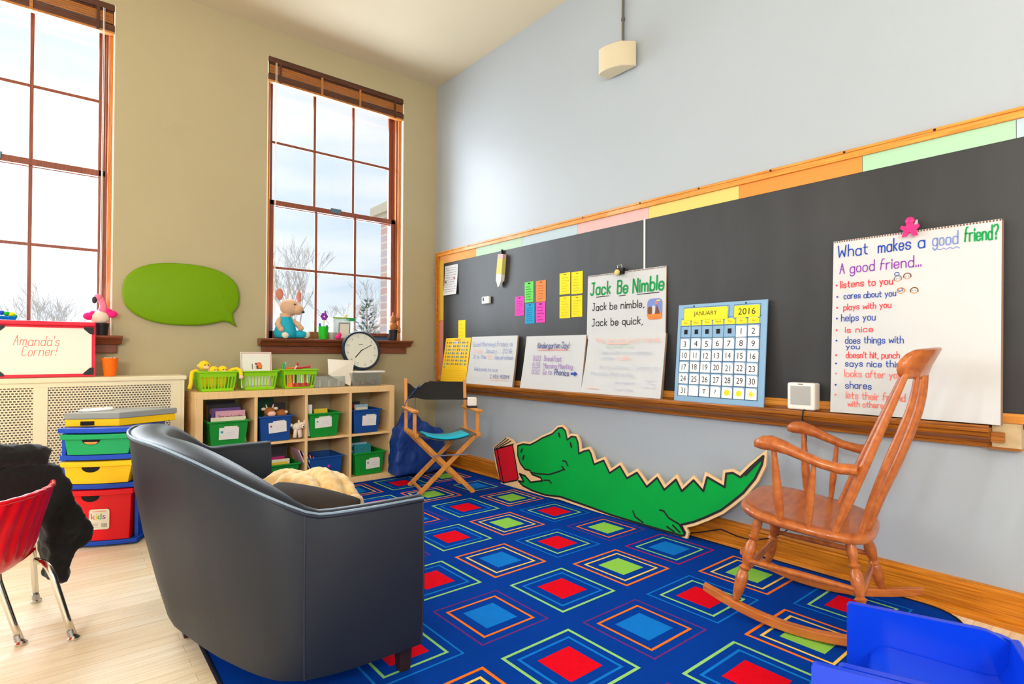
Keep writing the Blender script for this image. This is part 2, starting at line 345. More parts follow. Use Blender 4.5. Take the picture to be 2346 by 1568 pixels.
# ------------------------------------------------------------------ writing: a stroke alphabet for marker handwriting
GL = {
'a': '4536160503123243,4642', 'b': '0902,0516364543321203', 'c': '4536160503123243', 'd': '4942,4536160503123243', 'e': '04444536160503123243', 'f': '39291802,0636', 'g': '4536160503123243,4641301001', 'h': '0902,0516364542', 'i': '0602,0807', 'j': '26211000,2827', 'k': '0902,3604,1432', 'l': '0902', 'm': '0602,0516263532,3546566562', 'n': '0602,0516364542', 'o': '160503123243453616', 'p': '0600,0516364543321203', 'q': '4640,4536160503123243', 'r': '0602,051636', 's': '45361605143443321203', 't': '18132232,0636', 'u': '0603123243,4642', 'v': '062246', 'w': '0612355266', 'x': '0642,4602', 'y': '0623,4610', 'z': '06460242',
'A': '022942,1535', 'B': '0902,093948473606,364543320 2'.replace(' ', ''), 'C': '4839190803123243', 'D': '0902,092948433202', 'E': '0902,0949,0636,0242', 'F': '0902,0949,0636', 'G': '48391908031232434525', 'H': '0902,4942,0646', 'I': '1912,0929,0222', 'J': '3933221203,1949', 'K': '0902,4905,1542', 'M': '0209356962', 'N': '02094249', 'O': '190803123243483919', 'P': '0902,0939484736 05'.replace(' ', ''), 'R': '0902,093948473606,2642', 'S': '483919080716364543321203', 'T': '2922,0949', 'U': '090312324349', 'W': '0912365269', 'Y': '092649,2622',
'0': '190803123243483919', '1': '182922', '2': '08193948470242', '3': '08193948473645433212 03,1636'.replace(' ', ''), '4': '390444,3932', '5': '490906364543321203', '6': '49190503123243453505', '7': '094912', '8': '16070819394847361605031232434536', '9': '47361607081939484722',
'.': '0203', ',': '1201', '!': '0905,0302', '?': '0819394847362524,2322', "'": '0907', ':': '0605,0302', '-': '0444'}
def write(g, text, fr, x, y, hgt, w, m, width=None, d=0.0008, slant=0.0, jit=0.25, rise=0.0):
    """marker writing: cap height hgt, baseline at (x, y) of the sheet frame, stretched to width if given"""
    o, u, v, n = fr
    s = hgt/7.0; pos = 0.0; strokes = []
    for ch in text:
        if ch == ' ': pos += 3.6; continue
        gs = GL.get(ch)
        if gs is None: pos += 3; continue
        mx = 0; dy = random.uniform(-jit, jit); sx = random.uniform(0.92, 1.06)
        for st in gs.split(','):
            P = [(int(st[i]), int(st[i+1])-2) for i in range(0, len(st)-1, 2)]
            mx = max(mx, max(p[0] for p in P))
            strokes.append([(pos+p[0]*sx+p[1]*slant, p[1]+dy) for p in P])
        pos += mx*sx+1.9
    tot = max(pos-1.9, 0.1); kx = s if width is None else width/tot
    for st in strokes:
        pts = [(x+p[0]*kx, y+p[1]*s+rise*p[0]*kx) for p in st]
        line(g, pts, fr, w, m, d)
def line(g, pts, fr, w, m, d=0.0008, closed=False, rnd=True):
    if closed: pts = pts+[pts[0]]
    for a, b in zip(pts[:-1], pts[1:]):
        dx, dy = b[0]-a[0], b[1]-a[1]; L = math.hypot(dx, dy) or 1e-6; nx, ny = -dy/L*w/2, dx/L*w/2
        g.flat([(a[0]+nx, a[1]+ny), (a[0]-nx, a[1]-ny), (b[0]-nx, b[1]-ny), (b[0]+nx, b[1]+ny)], fr, d, m)
    if rnd:
        for i, p in enumerate(pts):
            g.flat([(p[0]+w/2*math.cos(k*math.pi/3), p[1]+w/2*math.sin(k*math.pi/3)) for k in range(6)], fr, d+0.00005*(1+i % 2), m)
def disc(g, c, r, fr, m, d=0.0008, n=14, ry=None):
    g.flat([(c[0]+r*math.cos(2*math.pi*k/n), c[1]+(ry or r)*math.sin(2*math.pi*k/n)) for k in range(n)], fr, d, m)
_tx = {}
def printed(g, text, fr, cx, cy, hgt, m, d=0.0009, width=None):
    """printed type (the built-in font), centred on (cx, cy)"""
    if text not in _tx:
        c = bpy.data.curves.new('type', 'FONT'); c.body = text; c.size = 1.0; c.resolution_u = 3
        o = bpy.data.objects.new('type', c); COL.objects.link(o)
        bpy.context.view_layer.update()
        me = bpy.data.meshes.new_from_object(o.evaluated_get(bpy.context.evaluated_depsgraph_get()))
        _tx[text] = ([tuple(q.co) for q in me.vertices], [tuple(p.vertices) for p in me.polygons])
        bpy.data.objects.remove(o); bpy.data.curves.remove(c); bpy.data.meshes.remove(me)
    vs_, fs = _tx[text]
    x0, x1 = min(p[0] for p in vs_), max(p[0] for p in vs_); y0, y1 = min(p[1] for p in vs_), max(p[1] for p in vs_)
    s = hgt/(y1-y0); sx = s if width is None else width/(x1-x0)
    o, u, v, n = fr
    g.add([o+u*(cx+(p[0]-(x0+x1)/2)*sx)+v*(cy+(p[1]-(y0+y1)/2)*s)+n*d for p in vs_], fs, m)
def rect(x0, y0, x1, y1): return [(x0, y0), (x1, y0), (x1, y1), (x0, y1)]
def offset_poly(P, d):
    n = len(P); A = sum(P[i][0]*P[(i+1) % n][1]-P[(i+1) % n][0]*P[i][1] for i in range(n)); sg = 1 if A > 0 else -1; out_ = []
    for i in range(n):
        a, b, c = Vector(P[i-1]), Vector(P[i]), Vector(P[(i+1) % n])
        e1 = (b-a).normalized(); e2 = (c-b).normalized(); n1 = Vector((e1.y, -e1.x))*sg; n2 = Vector((e2.y, -e2.x))*sg
        q = (n1+n2); q = q.normalized() if q.length > 1e-4 else n1
        k = d/max(q.dot(n1), 0.55); p = b+q*k; out_.append((p.x, p.y))
    return out_
WALLF = lambda y0, z0, x=0.0: (V(x, y0, z0), V(0, -1, 0), V(0, 0, 1), V(-1, 0, 0))     # on the chalkboard wall, facing the room
def leanf(y0, xb, zb, xt, zt):
    v = V(xt-xb, 0, zt-zb).normalized(); u = V(0, -1, 0); return (V(xb, y0, zb), u, v, u.cross(v))
# ------------------------------------------------------------------ the setting
CEIL = 3.775
def struct(g, name, **k): o = g.build(name, **k); o['kind'] = 'structure'; return o
g = G(); g.box((-7.2, -8.6, -0.12), (0.3, 0.3, 0), 'maple_floor'); struct(g, 'floor')
g = G(); g.box((-7.2, -8.6, CEIL), (0.3, 0.3, CEIL+0.12), 'ceiling_paint'); struct(g, 'ceiling')
g = G(); g.box((0, -8.6, 0), (0.2, 0.3, CEIL), 'wall_paint_blue'); struct(g, 'wall_right')
g = G(); g.box((-7.2, -8.6, 0), (-7.0, 0.3, CEIL), 'wall_paint_blue'); struct(g, 'wall_left')
g = G(); g.box((-7.0, -8.6, 0), (0, -8.4, CEIL), 'wall_paint_blue'); struct(g, 'wall_front')
OPEN = [(-6.215, -4.955), (-3.925, -2.665), (-1.635, -0.375)]; ZS, ZH = 1.2, 3.548  # first opening is added out of view to let in more light
g = G(); xs = [-7.0]+[x for ab in OPEN for x in ab]+[0.0]
for i in range(0, 8, 2): g.box((xs[i], 0, 0), (xs[i+1], 0.3, CEIL), 'wall_paint_tan')
for a, b in OPEN:
    g.box((a, 0, 0), (b, 0.3, ZS-0.03), 'wall_paint_tan'); g.box((a, 0, ZH), (b, 0.3, CEIL), 'wall_paint_tan')
struct(g, 'wall_back')

def window(name, x0, x1):
    w = thing(name, None, None, ((x0+x1)/2, 0, ZS)); w['kind'] = 'structure'
    # thin plaster return then the wooden box frame
    g = G(); fw = 0.034
    for a, b in ((x0, x0+0.008), (x1-0.008, x1)): g.box((a, -0.001, ZS), (b, 0.035, ZH), 'plaster_white')
    g.build('plaster_return', w, world=True)
    g = G()
    g.box((x0, 0.035, ZS), (x0+fw, 0.26, ZH), 'wood_window_lit'); g.box((x1-fw, 0.035, ZS), (x1, 0.26, ZH), 'wood_window_lit'); g.box((x0, 0.035, ZH-0.05), (x1, 0.26, ZH), 'wood_window')  # side jambs painted in the lit tone, head in the plain one
    g.build('window_frame', w, world=True, bevel=0.004)
    g = G()
    for xa, s in ((x0+fw, 1), (x1-fw, -1)):
        g.box((xa, 0.062, ZS), (xa+s*0.012, 0.078, ZH), 'wood_window'); g.box((xa, 0.122, ZS), (xa+s*0.012, 0.134, ZH), 'wood_window')
    g.build('parting_bead', w, world=True)
    xi0, xi1 = x0+fw, x1-fw; xm = [xi0+0.05+(xi1-xi0-0.1)*k/3 for k in (1, 2)]
    for nm, ya, yb, za, zb, zm in (('lower_sash', 0.086, 0.114, ZS, 2.38, 1.806), ('upper_sash', 0.14, 0.168, 2.335, ZH-0.05, 2.89)):
        g = G(); bt = 0.07 if nm == 'lower_sash' else 0.045
        g.box((xi0, ya, za), (xi0+0.05, yb, zb), 'wood_window'); g.box((xi1-0.05, ya, za), (xi1, yb, zb), 'wood_window')
        g.box((xi0, ya, za), (xi1, yb, za+bt), 'wood_window'); g.box((xi0, ya, zb-0.045), (xi1, yb, zb), 'wood_window')
        for x in xm: g.box((x-0.011, ya+0.005, za+bt), (x+0.011, yb-0.005, zb-0.045), 'wood_window')
        g.box((xi0+0.05, ya+0.006, zm-0.011), (xi1-0.05, yb-0.006, zm+0.011), 'wood_window')
        s = g.build(nm, w, world=True, bevel=0.003)
        g = G(); g.box((xi0+0.04, (ya+yb)/2-0.002, za+0.03), (xi1-0.04, (ya+yb)/2+0.002, zb-0.03), 'window_glass'); g.build('glass_pane', s, world=True)
        if nm == 'lower_sash':
            xc = xm[0]+0.175; g = G(); g.box((xc-0.05, 0.08, 2.372), (xc+0.05, 0.116, 2.392), 'lock_blue'); g.box((xc-0.045, 0.078, 2.35), (xc+0.045, 0.087, 2.388), 'lock_blue'); g.build('sash_lock', s, world=True, bevel=0.002)
    g = G()  # stool with a moulded edge, and apron
    prof = [(0.08, 1.2), (-0.118, 1.2), (-0.122, 1.19), (-0.112, 1.178), (-0.085, 1.168), (-0.07, 1.15), (-0.062, 1.14), (0.0, 1.14), (0.0, 1.165), (0.08, 1.165)]
    g.loft([[V(x, y, z) for y, z in prof] for x in (x0-0.062, x1+0.055)], 'wood_sill')
    g.build('window_sill', w, world=True, bevel=0.003)
    g = G(); g.box((x0-0.035, -0.028, 1.078), (x1+0.03, 0.0, 1.142), 'wood_sill'); g.build('apron', w, world=True, bevel=0.004)
    # raised wooden blind
    b = thing('window_blind', 'raised wooden slat blind at the top of the %s' % ('window in the corner by the chalkboard' if x1 > -1 else 'window behind the red framed whiteboard'), 'blind', ((x0+x1)/2, 0.02, 3.33), group='raised wooden blinds')
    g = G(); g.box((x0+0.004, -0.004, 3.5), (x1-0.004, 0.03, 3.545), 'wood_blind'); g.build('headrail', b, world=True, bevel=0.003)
    g = G()
    for k in range(13):
        z = 3.405+k*0.0072; g.box((x0+0.014, -0.001-(k % 2)*0.0016, z), (x1-0.014, 0.045, z+0.0042), 'wood_blind_lit' if k not in (0, 11, 12) else 'wood_blind')  # middle slats painted lit; end slats, like the headrail, painted dark for shade
    g.build('slat_stack', b, world=True)
    g = G(); g.box((x0+0.004, -0.008, 3.352), (x1-0.004, 0.036, 3.4), 'wood_blind'); g.box((x0+0.006, -0.01, 3.336), (x1-0.006, 0.038, 3.352), 'wood_blind_lit'); g.build('bottom_rail', b, world=True, bevel=0.003)
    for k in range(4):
        x = x0+0.1+(x1-x0-0.2)*k/3; g = G(); g.box((x-0.009, -0.013, 3.336), (x+0.009, -0.010, 3.5), 'wood_blind_lit' if k in (1, 2) else 'wood_blind'); g.build('ladder_tape', b, world=True)
    g = G(); xc = x0+0.062 if x1 > -1 else x1-0.07
    g.tube([(xc, -0.014, 3.5), (xc, -0.016, 2.6), (xc-0.002, -0.014, 1.4)], 0.0022, 'plaster_white', 6); g.tube([(xc+0.008, -0.014, 3.5), (xc+0.007, -0.016, 2.6), (xc+0.005, -0.014, 1.4)], 0.0018, 'plaster_white', 6)
    g.build('pull_cord', b, world=True, smooth=60)
window('window_1', *OPEN[1]); window('window_2', *OPEN[2])

prof = [(0, 0), (0.052, 0), (0.05, 0.012), (0.04, 0.024), (0.03, 0.028), (0.03, 0.112), (0.024, 0.118), (0.026, 0.128), (0.018, 0.14), (0, 0.145)]
g = G(); g.loft([[V(-d, y, z) for d, z in prof] for y in (-0.0, -8.4)], 'oak_board'); struct(g, 'baseboard_right', bevel=0)
g = G(); g.loft([[V(x, -d, z) for d, z in prof] for x in (-7.0, -0.0)], 'oak_light'); struct(g, 'baseboard_back')

# ------------------------------------------------------------------ radiator cover
RX, RY, RZ = -2.262, -0.3, 0.922
t = thing('radiator_cover', 'long cream radiator cover with perforated grille panels under the window', 'radiator cover', (-3.2, -0.15, 0))
g = G(); g.box((-4.3, RY-0.012, RZ-0.03), (RX+0.012, -.002, RZ), 'rad_cream'); g.build('top', t, world=True, bevel=0.006)
g = G(); xs = [-4.3, -3.75, -3.077, -3.007, -2.345, RX]
g.box((RX-0.02, RY, 0), (RX, -.002, RZ-0.03), 'rad_cream')
for a, b in ((-4.3, -3.75), (-3.077, -3.007), (-2.345, RX-.02)): g.box((a, RY, 0.1), (b, RY+0.018, .863), 'rad_cream')
g.box((-4.3, RY, 0.863), (RX-.02, RY+0.018, RZ-0.03), 'rad_cream'); g.box((-4.3, RY, 0), (RX-.02, RY+0.018, 0.1), 'rad_cream')
g.build('casing', t, world=True, bevel=0.002)
for a, b in ((-3.75, -3.077), (-3.007, -2.345)):
    g = G(); g.box((a-0.01, RY+0.006, 0.09), (b+0.01, RY+0.01, 0.87), 'grille'); g.build('grille_panel', t, world=True)

# ------------------------------------------------------------------ chalkboard with frame and tray
YE = -5.4
t = thing('chalkboard', 'long dark slate chalkboard in an oak frame with a chalk tray', 'chalkboard', (0, -2.5, 0.715))
g = G(); g.box((-0.012, YE, 0.8), (0, -0.08, 2.06), 'slate'); g.build('slate_panel', t, world=True)
g = G(); g.box((-0.015, -2.588, 0.86), (-0.012, -2.575, 1.97), 'metal_strip'); g.build('seam_strip', t, world=True)
g = G(); g.box((-0.028, YE, 2.043), (0, -0.045, 2.083), 'oak_light'); g.box((-0.034, YE, 2.072), (0, -0.045, 2.086), 'oak_light'); g.build('top_rail', t, world=True, bevel=0.003)
g = G()
for y in (-0.35, -0.62, -1.52, -2.05, -2.56, -2.99, -3.42, -3.78, -4.14):
    g.lathe([(0.006, 0), (0.006, 0.0015), (0.001, 0.002)], (-0.034, y, 2.077), 'black_plastic', 8, (-1, 0, 0))
g.build('screw_heads', t, world=True)
g = G(); g.box((-0.028, -0.09, 0.82), (0, -0.045, 2.05), 'oak_board'); g.box((-0.034, -0.06, 0.82), (0, -0.045, 2.083), 'oak_board'); g.build('side_rail', t, world=True, bevel=0.003)
g = G(); g.box((-0.024, YE, 0.82), (0, -0.05, 0.86), 'oak_light'); g.build('bottom_rail', t, world=True, bevel=0.003)
prof = [(0, 0.716), (0.034, 0.716), (0.036, 0.728), (0.046, 0.734), (0.05, 0.742), (0.062, 0.748), (0.082, 0.757), (0.094, 0.768), (0.098, 0.782), (0.108, 0.786), (0.112, 0.8), (0.108, 0.812), (0.098, 0.812), (0.094, 0.802), (0.03, 0.8), (0.024, 0.82), (0, 0.82)]
g = G(); g.loft([[V(-d, y, z) for d, z in prof] for y in (-0.06, -4.33)], 'oak_tray'); tr = g.build('chalk_tray', t, world=True, smooth=35)
g = G(); g.box((-0.05, -4.42, 0.72), (0, -4.33, 0.82), 'raw_wood'); g.box((-0.055, -4.42, 0.714), (0, -4.32, 0.724), 'oak_tray'); g.box((-0.075, -4.372, 0.745), (-0.05, -4.33, 0.785), 'oak_tray'); g.build('broken_tray_end', tr, world=True, bevel=0.002)
# pastel paper border along the top and down the side
S = [('strip_orange', -0.095, -0.711, 'pale orange paper border strip nearest the corner'), ('strip_green', -0.711, -1.364, 'pale green paper border strip above the hanging paper pencil'), ('strip_blue', -1.364, -1.98, 'pale grey green paper border strip before the pink one'), ('strip_pink', -1.98, -2.615, 'pale pink paper border strip above the nursery rhyme chart'),
     ('strip_yellow', -2.615, -3.232, 'pale yellow paper border strip above the monthly calendar'), ('strip_deep', -3.232, -3.853, 'bright orange paper border strip'), ('strip_mint', -3.853, -4.405, 'mint green paper border strip above the big friend chart'), ('strip_blue', -4.405, -5.0, 'pale blue paper border strip at the far right edge')]
for m, a, b, lab in S:
    g = G(); g.box((-0.0142, b+0.002, 1.968), (-0.0122, a, 2.043), m); tag(g.build('border_strip'), lab+' on top of the chalkboard', 'paper strip', 'pastel paper border strips')
for m, za, zb, lab in (('strip_sun', 1.404, 2.0, 'yellow paper border strip standing upright on the left end'), ('strip_rose', 0.86, 1.4, 'dusty pink paper border strip standing upright on the left end')):
    g = G(); g.box((-0.0165, -0.168, za), (-0.0145, -0.091, zb), m); tag(g.build('border_strip'), lab+' of the chalkboard', 'paper strip', 'pastel paper border strips')

# ------------------------------------------------------------------ papers and cards on the board
def note_card(name, lab, group, y0, y1, z0, z1, m, x=-0.0125, lines=5, ink='ink_black', cat='note card', lw=0.003, head=True):
    g = G(); w = y0-y1; h = z1-z0
    g.box((x-0.002, y1, z0), (x, y0, z1), m); fr = WALLF(y0, z0, x-0.002)
    if head: line(g, [(w*0.42, h*0.92), (w*0.6, h*0.92)], fr, lw*2.2, ink)
    for k in range(lines):
        yy = h*(0.76-0.62*k/max(lines-1, 1)); xx = 0.2*w
        while xx < w*random.uniform(0.55, 0.82):
            L = random.uniform(0.06, 0.16)*w; line(g, [(xx, yy+random.uniform(-.002, .002)), (xx+L, yy+random.uniform(-.002, .002))], fr, lw, ink, rnd=False); xx += L+0.05*w
    return tag(g.build(name), lab, cat, group)
note_card('note_card', 'magenta note card set lowest at the side of the bright card cluster', 'bright note cards on the board', -1.267, -1.379, 1.398, 1.557, 'card_pink', lines=7, lw=0.004)
note_card('note_card', 'bright green note card above the blue card', 'bright note cards on the board', -1.388, -1.496, 1.501, 1.668, 'card_green', lines=6, lw=0.005)
note_card('note_card', 'orange note card beside the green card', 'bright note cards on the board', -1.527, -1.64, 1.497, 1.665, 'card_orange', lines=6, lw=0.003)
note_card('note_card', 'blue note card under the green card', 'bright note cards on the board', -1.395, -1.51, 1.328, 1.492, 'card_blue', lines=7, lw=0.003)
note_card('note_card', 'magenta note card under the orange card', 'bright note cards on the board', -1.527, -1.635, 1.331, 1.492, 'card_pink', lines=5, lw=0.005)
for y0, y1, z0, z1, lab in ((-1.794, -1.906, 1.535, 1.697, 'upper yellow card nearer the magenta cards'), (-1.919, -2.033, 1.529, 1.693, 'upper yellow card nearer the nursery rhyme chart'), (-1.795, -1.907, 1.355, 1.519, 'lower yellow card nearer the magenta cards'), (-1.92, -2.03, 1.358, 1.516, 'lower yellow card nearer the nursery rhyme chart')):
    note_card('yellow_card', lab+' in the block of four', 'block of four yellow cards', y0, y1, z0, z1, 'card_yellow', lines=6, ink='ink_brown', lw=0.0022)
note_card('sticky_note', 'narrow yellow note stuck above the number chart', None, -0.427, -0.543, 1.225, 1.396, 'card_yellow', lines=4, ink='ink_brown', cat='sticky note', head=False)
# small written sheet in the corner, leaning slightly off the board
g = G(); o = G(); ys = (-0.19, -0.414); n_ = 6; rows = []
for i in range(n_+1):
    z = 1.648+0.288*i/n_; x = -0.014-0.02*(1-i/n_)**2; rows.append((x, z))
g.loft([[V(x, ys[0], z), V(x, ys[1], z), V(x-0.001, ys[1], z), V(x-0.001, ys[0], z)] for x, z in rows], 'paper')
fr = leanf(ys[0], -0.0345, 1.648, -0.0165, 1.936)
for k in range(11):
    xx = 0.02; yy = 0.262-k*0.023
    while xx < 0.19: L = random.uniform(0.01, 0.03); line(g, [(xx, yy), (xx+L, yy+random.uniform(-.003, .003))], fr, 0.004, random.choice(['ink_grey', 'ink_violet', 'ink_brown']), rnd=False, d=0.002); xx += L+0.012
for c, m in (((0.03, 0.13), 'ink_brown'), ((0.17, 0.16), 'ink_salmon')): disc(g, c, 0.012, fr, m, 0.003)
tag(g.build('written_sheet'), 'small white handwritten sheet pinned at the corner end of the chalkboard', 'paper sheet')
# pencil cut-out
t = thing('paper_pencil', 'big pale pencil shape with a pink eraser hung on the chalkboard', 'pencil decoration', (-0.04, -1.08, 1.66))
fr = (V(-0.045, -1.035, 1.66), V(0, -1, -0.12).normalized(), V(0, -0.12, 1).normalized(), V(-1, 0, 0))
def pencil(z0, z1, w0, w1, m, nm, dd=0.03):
    g = G(); g.prism([(0.047-w0, z0), (0.047+w0, z0), (0.047+w1, z1), (0.047-w1, z1)], fr, -dd, dd*0.3, m); g.build(nm, t, world=True, bevel=0.004)
pencil(0.0, 0.05, 0.004, 0.032, 'book_white', 'tip', 0.02); pencil(0.05, 0.11, 0.034, 0.035, 'paper_warm', 'sharpened_cone'); pencil(0.11, 0.24, 0.036, 0.036, 'strip_yellow', 'shaft'); pencil(0.24, 0.28, 0.036, 0.034, 'strip_pink', 'eraser')
g = G(); g.box((-0.034, -1.105, 1.935), (-0.012, -1.098, 1.975), 'black_plastic'); g.build('hanging_clip', t, world=True)
# timer
t = thing('magnet_timer', 'small white and black timer stuck on the chalkboard', 'timer', (-0.02, -0.88, 1.52))
g = G(); g.box((-0.04, -0.935, 1.524), (-0.0125, -0.83, 1.588), 'white_plastic'); g.build('body', t, world=True, bevel=0.006)
g = G(); g.box((-0.042, -0.868, 1.55), (-0.0395, -0.845, 1.58), 'black_plastic'); g.box((-0.0425, -0.868, 1.545), (-0.0395, -0.862, 1.552), 'black_plastic'); g.build('display', t, world=True)

def sheet_pad(name, lab, cat, y0, w, h, xb, zb, xt, zt, thick=0.012, curl=0.0, flare=0.0, group=None, back=0.0):
    """chart pad leaning on the tray: cardboard back, stack of pages; returns (root, sheet frame)"""
    fr = leanf(y0, xb, zb, xt, zt); o, u, v, n = fr
    t = thing(name, lab, cat, tuple(o+u*(w/2)), group=group)
    g = G(); g.prism(rect(0, 0, w+0.004, h-0.004), fr, -thick, -thick*0.45, 'cardboard'); g.build('backing', t, world=True)
    g = G(); N = 8; rings = []
    for i in range(N+1):
        yy = h*i/N; c = curl*(1-i/N)**3; fl = flare*(1-i/N)**2
        p0 = o+v*yy+n*(-0.001+c)-u*fl; p1 = o+u*w+v*yy+n*(-0.001+c*0.6)
        rings.append([p0, p1, p1-n*0.004, p0-n*0.004])
    g.loft(rings, 'paper'); pg = g.build('pages', t, world=True)
    return t, fr
def spiral(t, fr, w, h, name='perforated_edge'):
    g = G(); k = int(w/0.0105)
    for i in range(k): g.flat(rect(0.004+i*w/k, h-0.008, 0.004+i*w/k+w/k*0.5, h-0.001), fr, 0.0006, 'ink_brown')
    g.build(name, t, world=True)
# big pad: what makes a good friend
t, fr = sheet_pad('chart_pad', 'largest white chart pad listing what makes a good friend', 'chart pad', -3.735, 0.628, 0.832, -0.088, 0.816, -0.043, 1.646, 0.02)
spiral(t, fr, 0.628, 0.832)
g = G()
TX = [('What', .022, .752, .148, .056, 'ink_blue', .0055), ('makes', .193, .752, .319, .056, 'ink_blue', .0055), ('a', .348, .752, .371, .056, 'ink_blue', .0055), ('good', .4, .752, .487, .056, 'ink_lightblue', .0048), ('friend?', .511, .753, .617, .06, 'ink_green', .006), ('A good friend...', .031, .67, .358, .05, 'ink_purple', .0046),
      ('listens to you', .036, .6, .252, .034, 'ink_red', .0042), ('cares about you', .051, .545, .265, .03, 'ink_blue', .0036), ('plays with you', .051, .492, .247, .03, 'ink_red', .0036), ('helps you', .042, .438, .185, .034, 'ink_blue', .0036), ('is nice', .06, .384, .176, .028, 'ink_red', .0036), ('does things with', .061, .331, .297, .033, 'ink_blue', .0036), ('you', .065, .305, .122, .024, 'ink_blue', .0036),
      ("doesn't hit, punch", .066, .262, .283, .03, 'ink_red', .0036), ('says nice things', .063, .222, .325, .03, 'ink_blue', .0036), ('looks after you', .061, .172, .293, .033, 'ink_salmon', .0036), ('shares', .065, .118, .174, .033, 'ink_blue', .0036), ('lets their friend play', .069, .07, .379, .034, 'ink_salmon', .0036), ('with others', .077, .034, .222, .028, 'ink_salmon', .0036)]
for s_, x, y, x1, h, m, w in TX:
    write(g, s_, fr, x, y, h, w, m, x1-x)
    if m in ('ink_red', 'ink_blue', 'ink_salmon') and y < 0.61 and s_ not in ('you', 'with others'): disc(g, (0.022 if y < .59 else .018, y+h*0.42), 0.0045, fr, m)
line(g, [(.405+.011*k, .735+(.004 if k % 2 else -.004)) for k in range(9)], fr, .0028, 'ink_lightblue')
g.build('lettering', t, world=True)
for k_, (cx, cy, hair) in enumerate(((.272, .622, 'ink_grey'), (.308, .63, 'ink_brown'), (.285, .566, 'ink_orange'), (.335, .563, 'ink_brown'))):
    g = G()
    line(g, [(cx+.014*math.cos(a), cy+.014*math.sin(a)) for a in [k*math.pi/8 for k in range(-1, 10)]], fr, .004, hair)
    line(g, [(cx+.012*math.cos(a), cy+.012*math.sin(a)) for a in [k*math.pi/6 for k in range(7, 12)]], fr, .0025, 'ink_orange')
    for s in (-1, 1): disc(g, (cx+s*.005, cy), .0016, fr, 'ink_black')
    if k_ in (0, 2): line(g, [(cx-.004+.01*math.cos(k), cy+(.022 if k_ == 0 else .006)+.008*math.sin(k)) for k in range(7)], fr, .0025, 'ink_blue')
    g.build('drawn_face', t, world=True)
# pink figure clip on the big pad
t = thing('figure_clip', 'pink figure shaped clip on top of the big friend chart', 'clip', (-0.05, -4.055, 1.645))
f2 = (V(-0.062, -4.057, 1.655), V(0, -1, 0), V(0, 0, 1), V(-1, 0, 0))
g = G(); g.prism([(-.012, -.035), (-.03, -.035), (-.022, -.01), (-.036, .004), (-.03, .016), (-.014, .01), (-.012, .022), (.012, .022), (.014, .01), (.032, .016), (.036, .004), (.022, -.01), (.03, -.035), (.012, -.035), (0, -.014)], f2, 0, .012, 'gum_pink'); g.build('body', t, world=True, bevel=0.003)
g = G(); g.ell(f2[0]+V(-.006, 0, .033), (.009, .018, .018), 'gum_pink'); g.build('head', t, world=True, smooth=180)
g = G(); g.box((-0.062, -4.085, 1.665), (-0.03, -4.05, 1.69), 'steel'); g.build('spring_plate', t, world=True)

# Jack Be Nimble pad (upper page flipped over the board) and the faded pad below it
t, fr = sheet_pad('chart_pad', 'white chart pad with the green title of a nursery rhyme', 'chart pad', -2.088, 0.664, 0.452, -0.03, 1.195, -0.018, 1.645, 0.006)
spiral(t, fr, 0.664, 0.45)
g = G()
for s_, x, y, x1, h in (('Jack', .03, .31, .209, .085), ('Be', .275, .305, .361, .085), ('Nimble', .407, .303, .647, .09)):
    write(g, s_, fr, x, y, h, .013, 'ink_green', x1-x, slant=.05)
for x0, x1, y in ((.086, .201, .294), (.289, .345, .288), (.443, .613, .286)): line(g, [(x0, y), (x1, y+.002)], fr, .005, 'ink_black')
write(g, 'Jack be nimble,', fr, .05, .2, .05, .006, 'ink_black', .45); write(g, 'Jack be quick,', fr, .05, .09, .05, .006, 'ink_black', .44)
g.build('lettering', t, world=True)
g = G()
def rrect(x0, y0, x1, y1, r, k=4):
    P = []
    for cx, cy, a0 in ((x1-r, y1-r, 0), (x0+r, y1-r, 90), (x0+r, y0+r, 180), (x1-r, y0+r, 270)):
        for i in range(k+1): a = R(a0+90*i/k); P.append((cx+r*math.cos(a), cy+r*math.sin(a)))
    return P
g.flat(rrect(.525, .115, .64, .25, .03), fr, .001, 'ink_lightblue'); g.flat(rrect(.53, .116, .638, .16, .015), fr, .0014, 'ink_orange'); g.flat(rrect(.53, .15, .565, .2, .015), fr, .0016, 'ink_brown'); g.flat(rrect(.565, .15, .586, .205, .008), fr, .0018, 'paper')
g.flat([(.585, .15), (.625, .15), (.6, .21)], fr, .0017, 'ink_brown'); disc(g, (.596, .222), .01, fr, 'ink_salmon', .0019); line(g, [(.6, .236), (.622, .236)], fr, .008, 'sun_yellow', .002)
g.build('rhyme_picture', t, world=True)
t = thing('bulldog_clip', 'black bulldog clip with a round pale magnet on the nursery rhyme chart', 'clip', (-0.03, -2.39, 1.64))
g = G(); g.loft([[V(-0.02, y, 1.628), V(-0.05, y, 1.625), V(-0.035, y, 1.672), V(-0.016, y, 1.668)] for y in (-2.36, -2.425)], 'black_plastic'); g.build('jaw', t, world=True, bevel=.002)
g = G(); g.lathe([(.02, 0), (.02, .012), (.012, .016)], (-0.05, -2.388, 1.638), 'strip_yellow', 14, (-1, 0, .2)); g.build('round_magnet', t, world=True, smooth=40)
g = G(); g.tube([(-.03, -2.375, 1.665), (-.035, -2.372, 1.69), (-.035, -2.41, 1.69), (-.03, -2.41, 1.665)], .003, 'chrome', 6); g.build('wire_handle', t, world=True, smooth=60)
t, fr = sheet_pad('chart_pad', 'white chart pad of faded pencil lines leaning below the nursery rhyme', 'chart pad', -2.112, 0.65, 0.415, -0.088, 0.812, -0.037, 1.223, 0.016, curl=0.012, flare=0.02)
g = G()
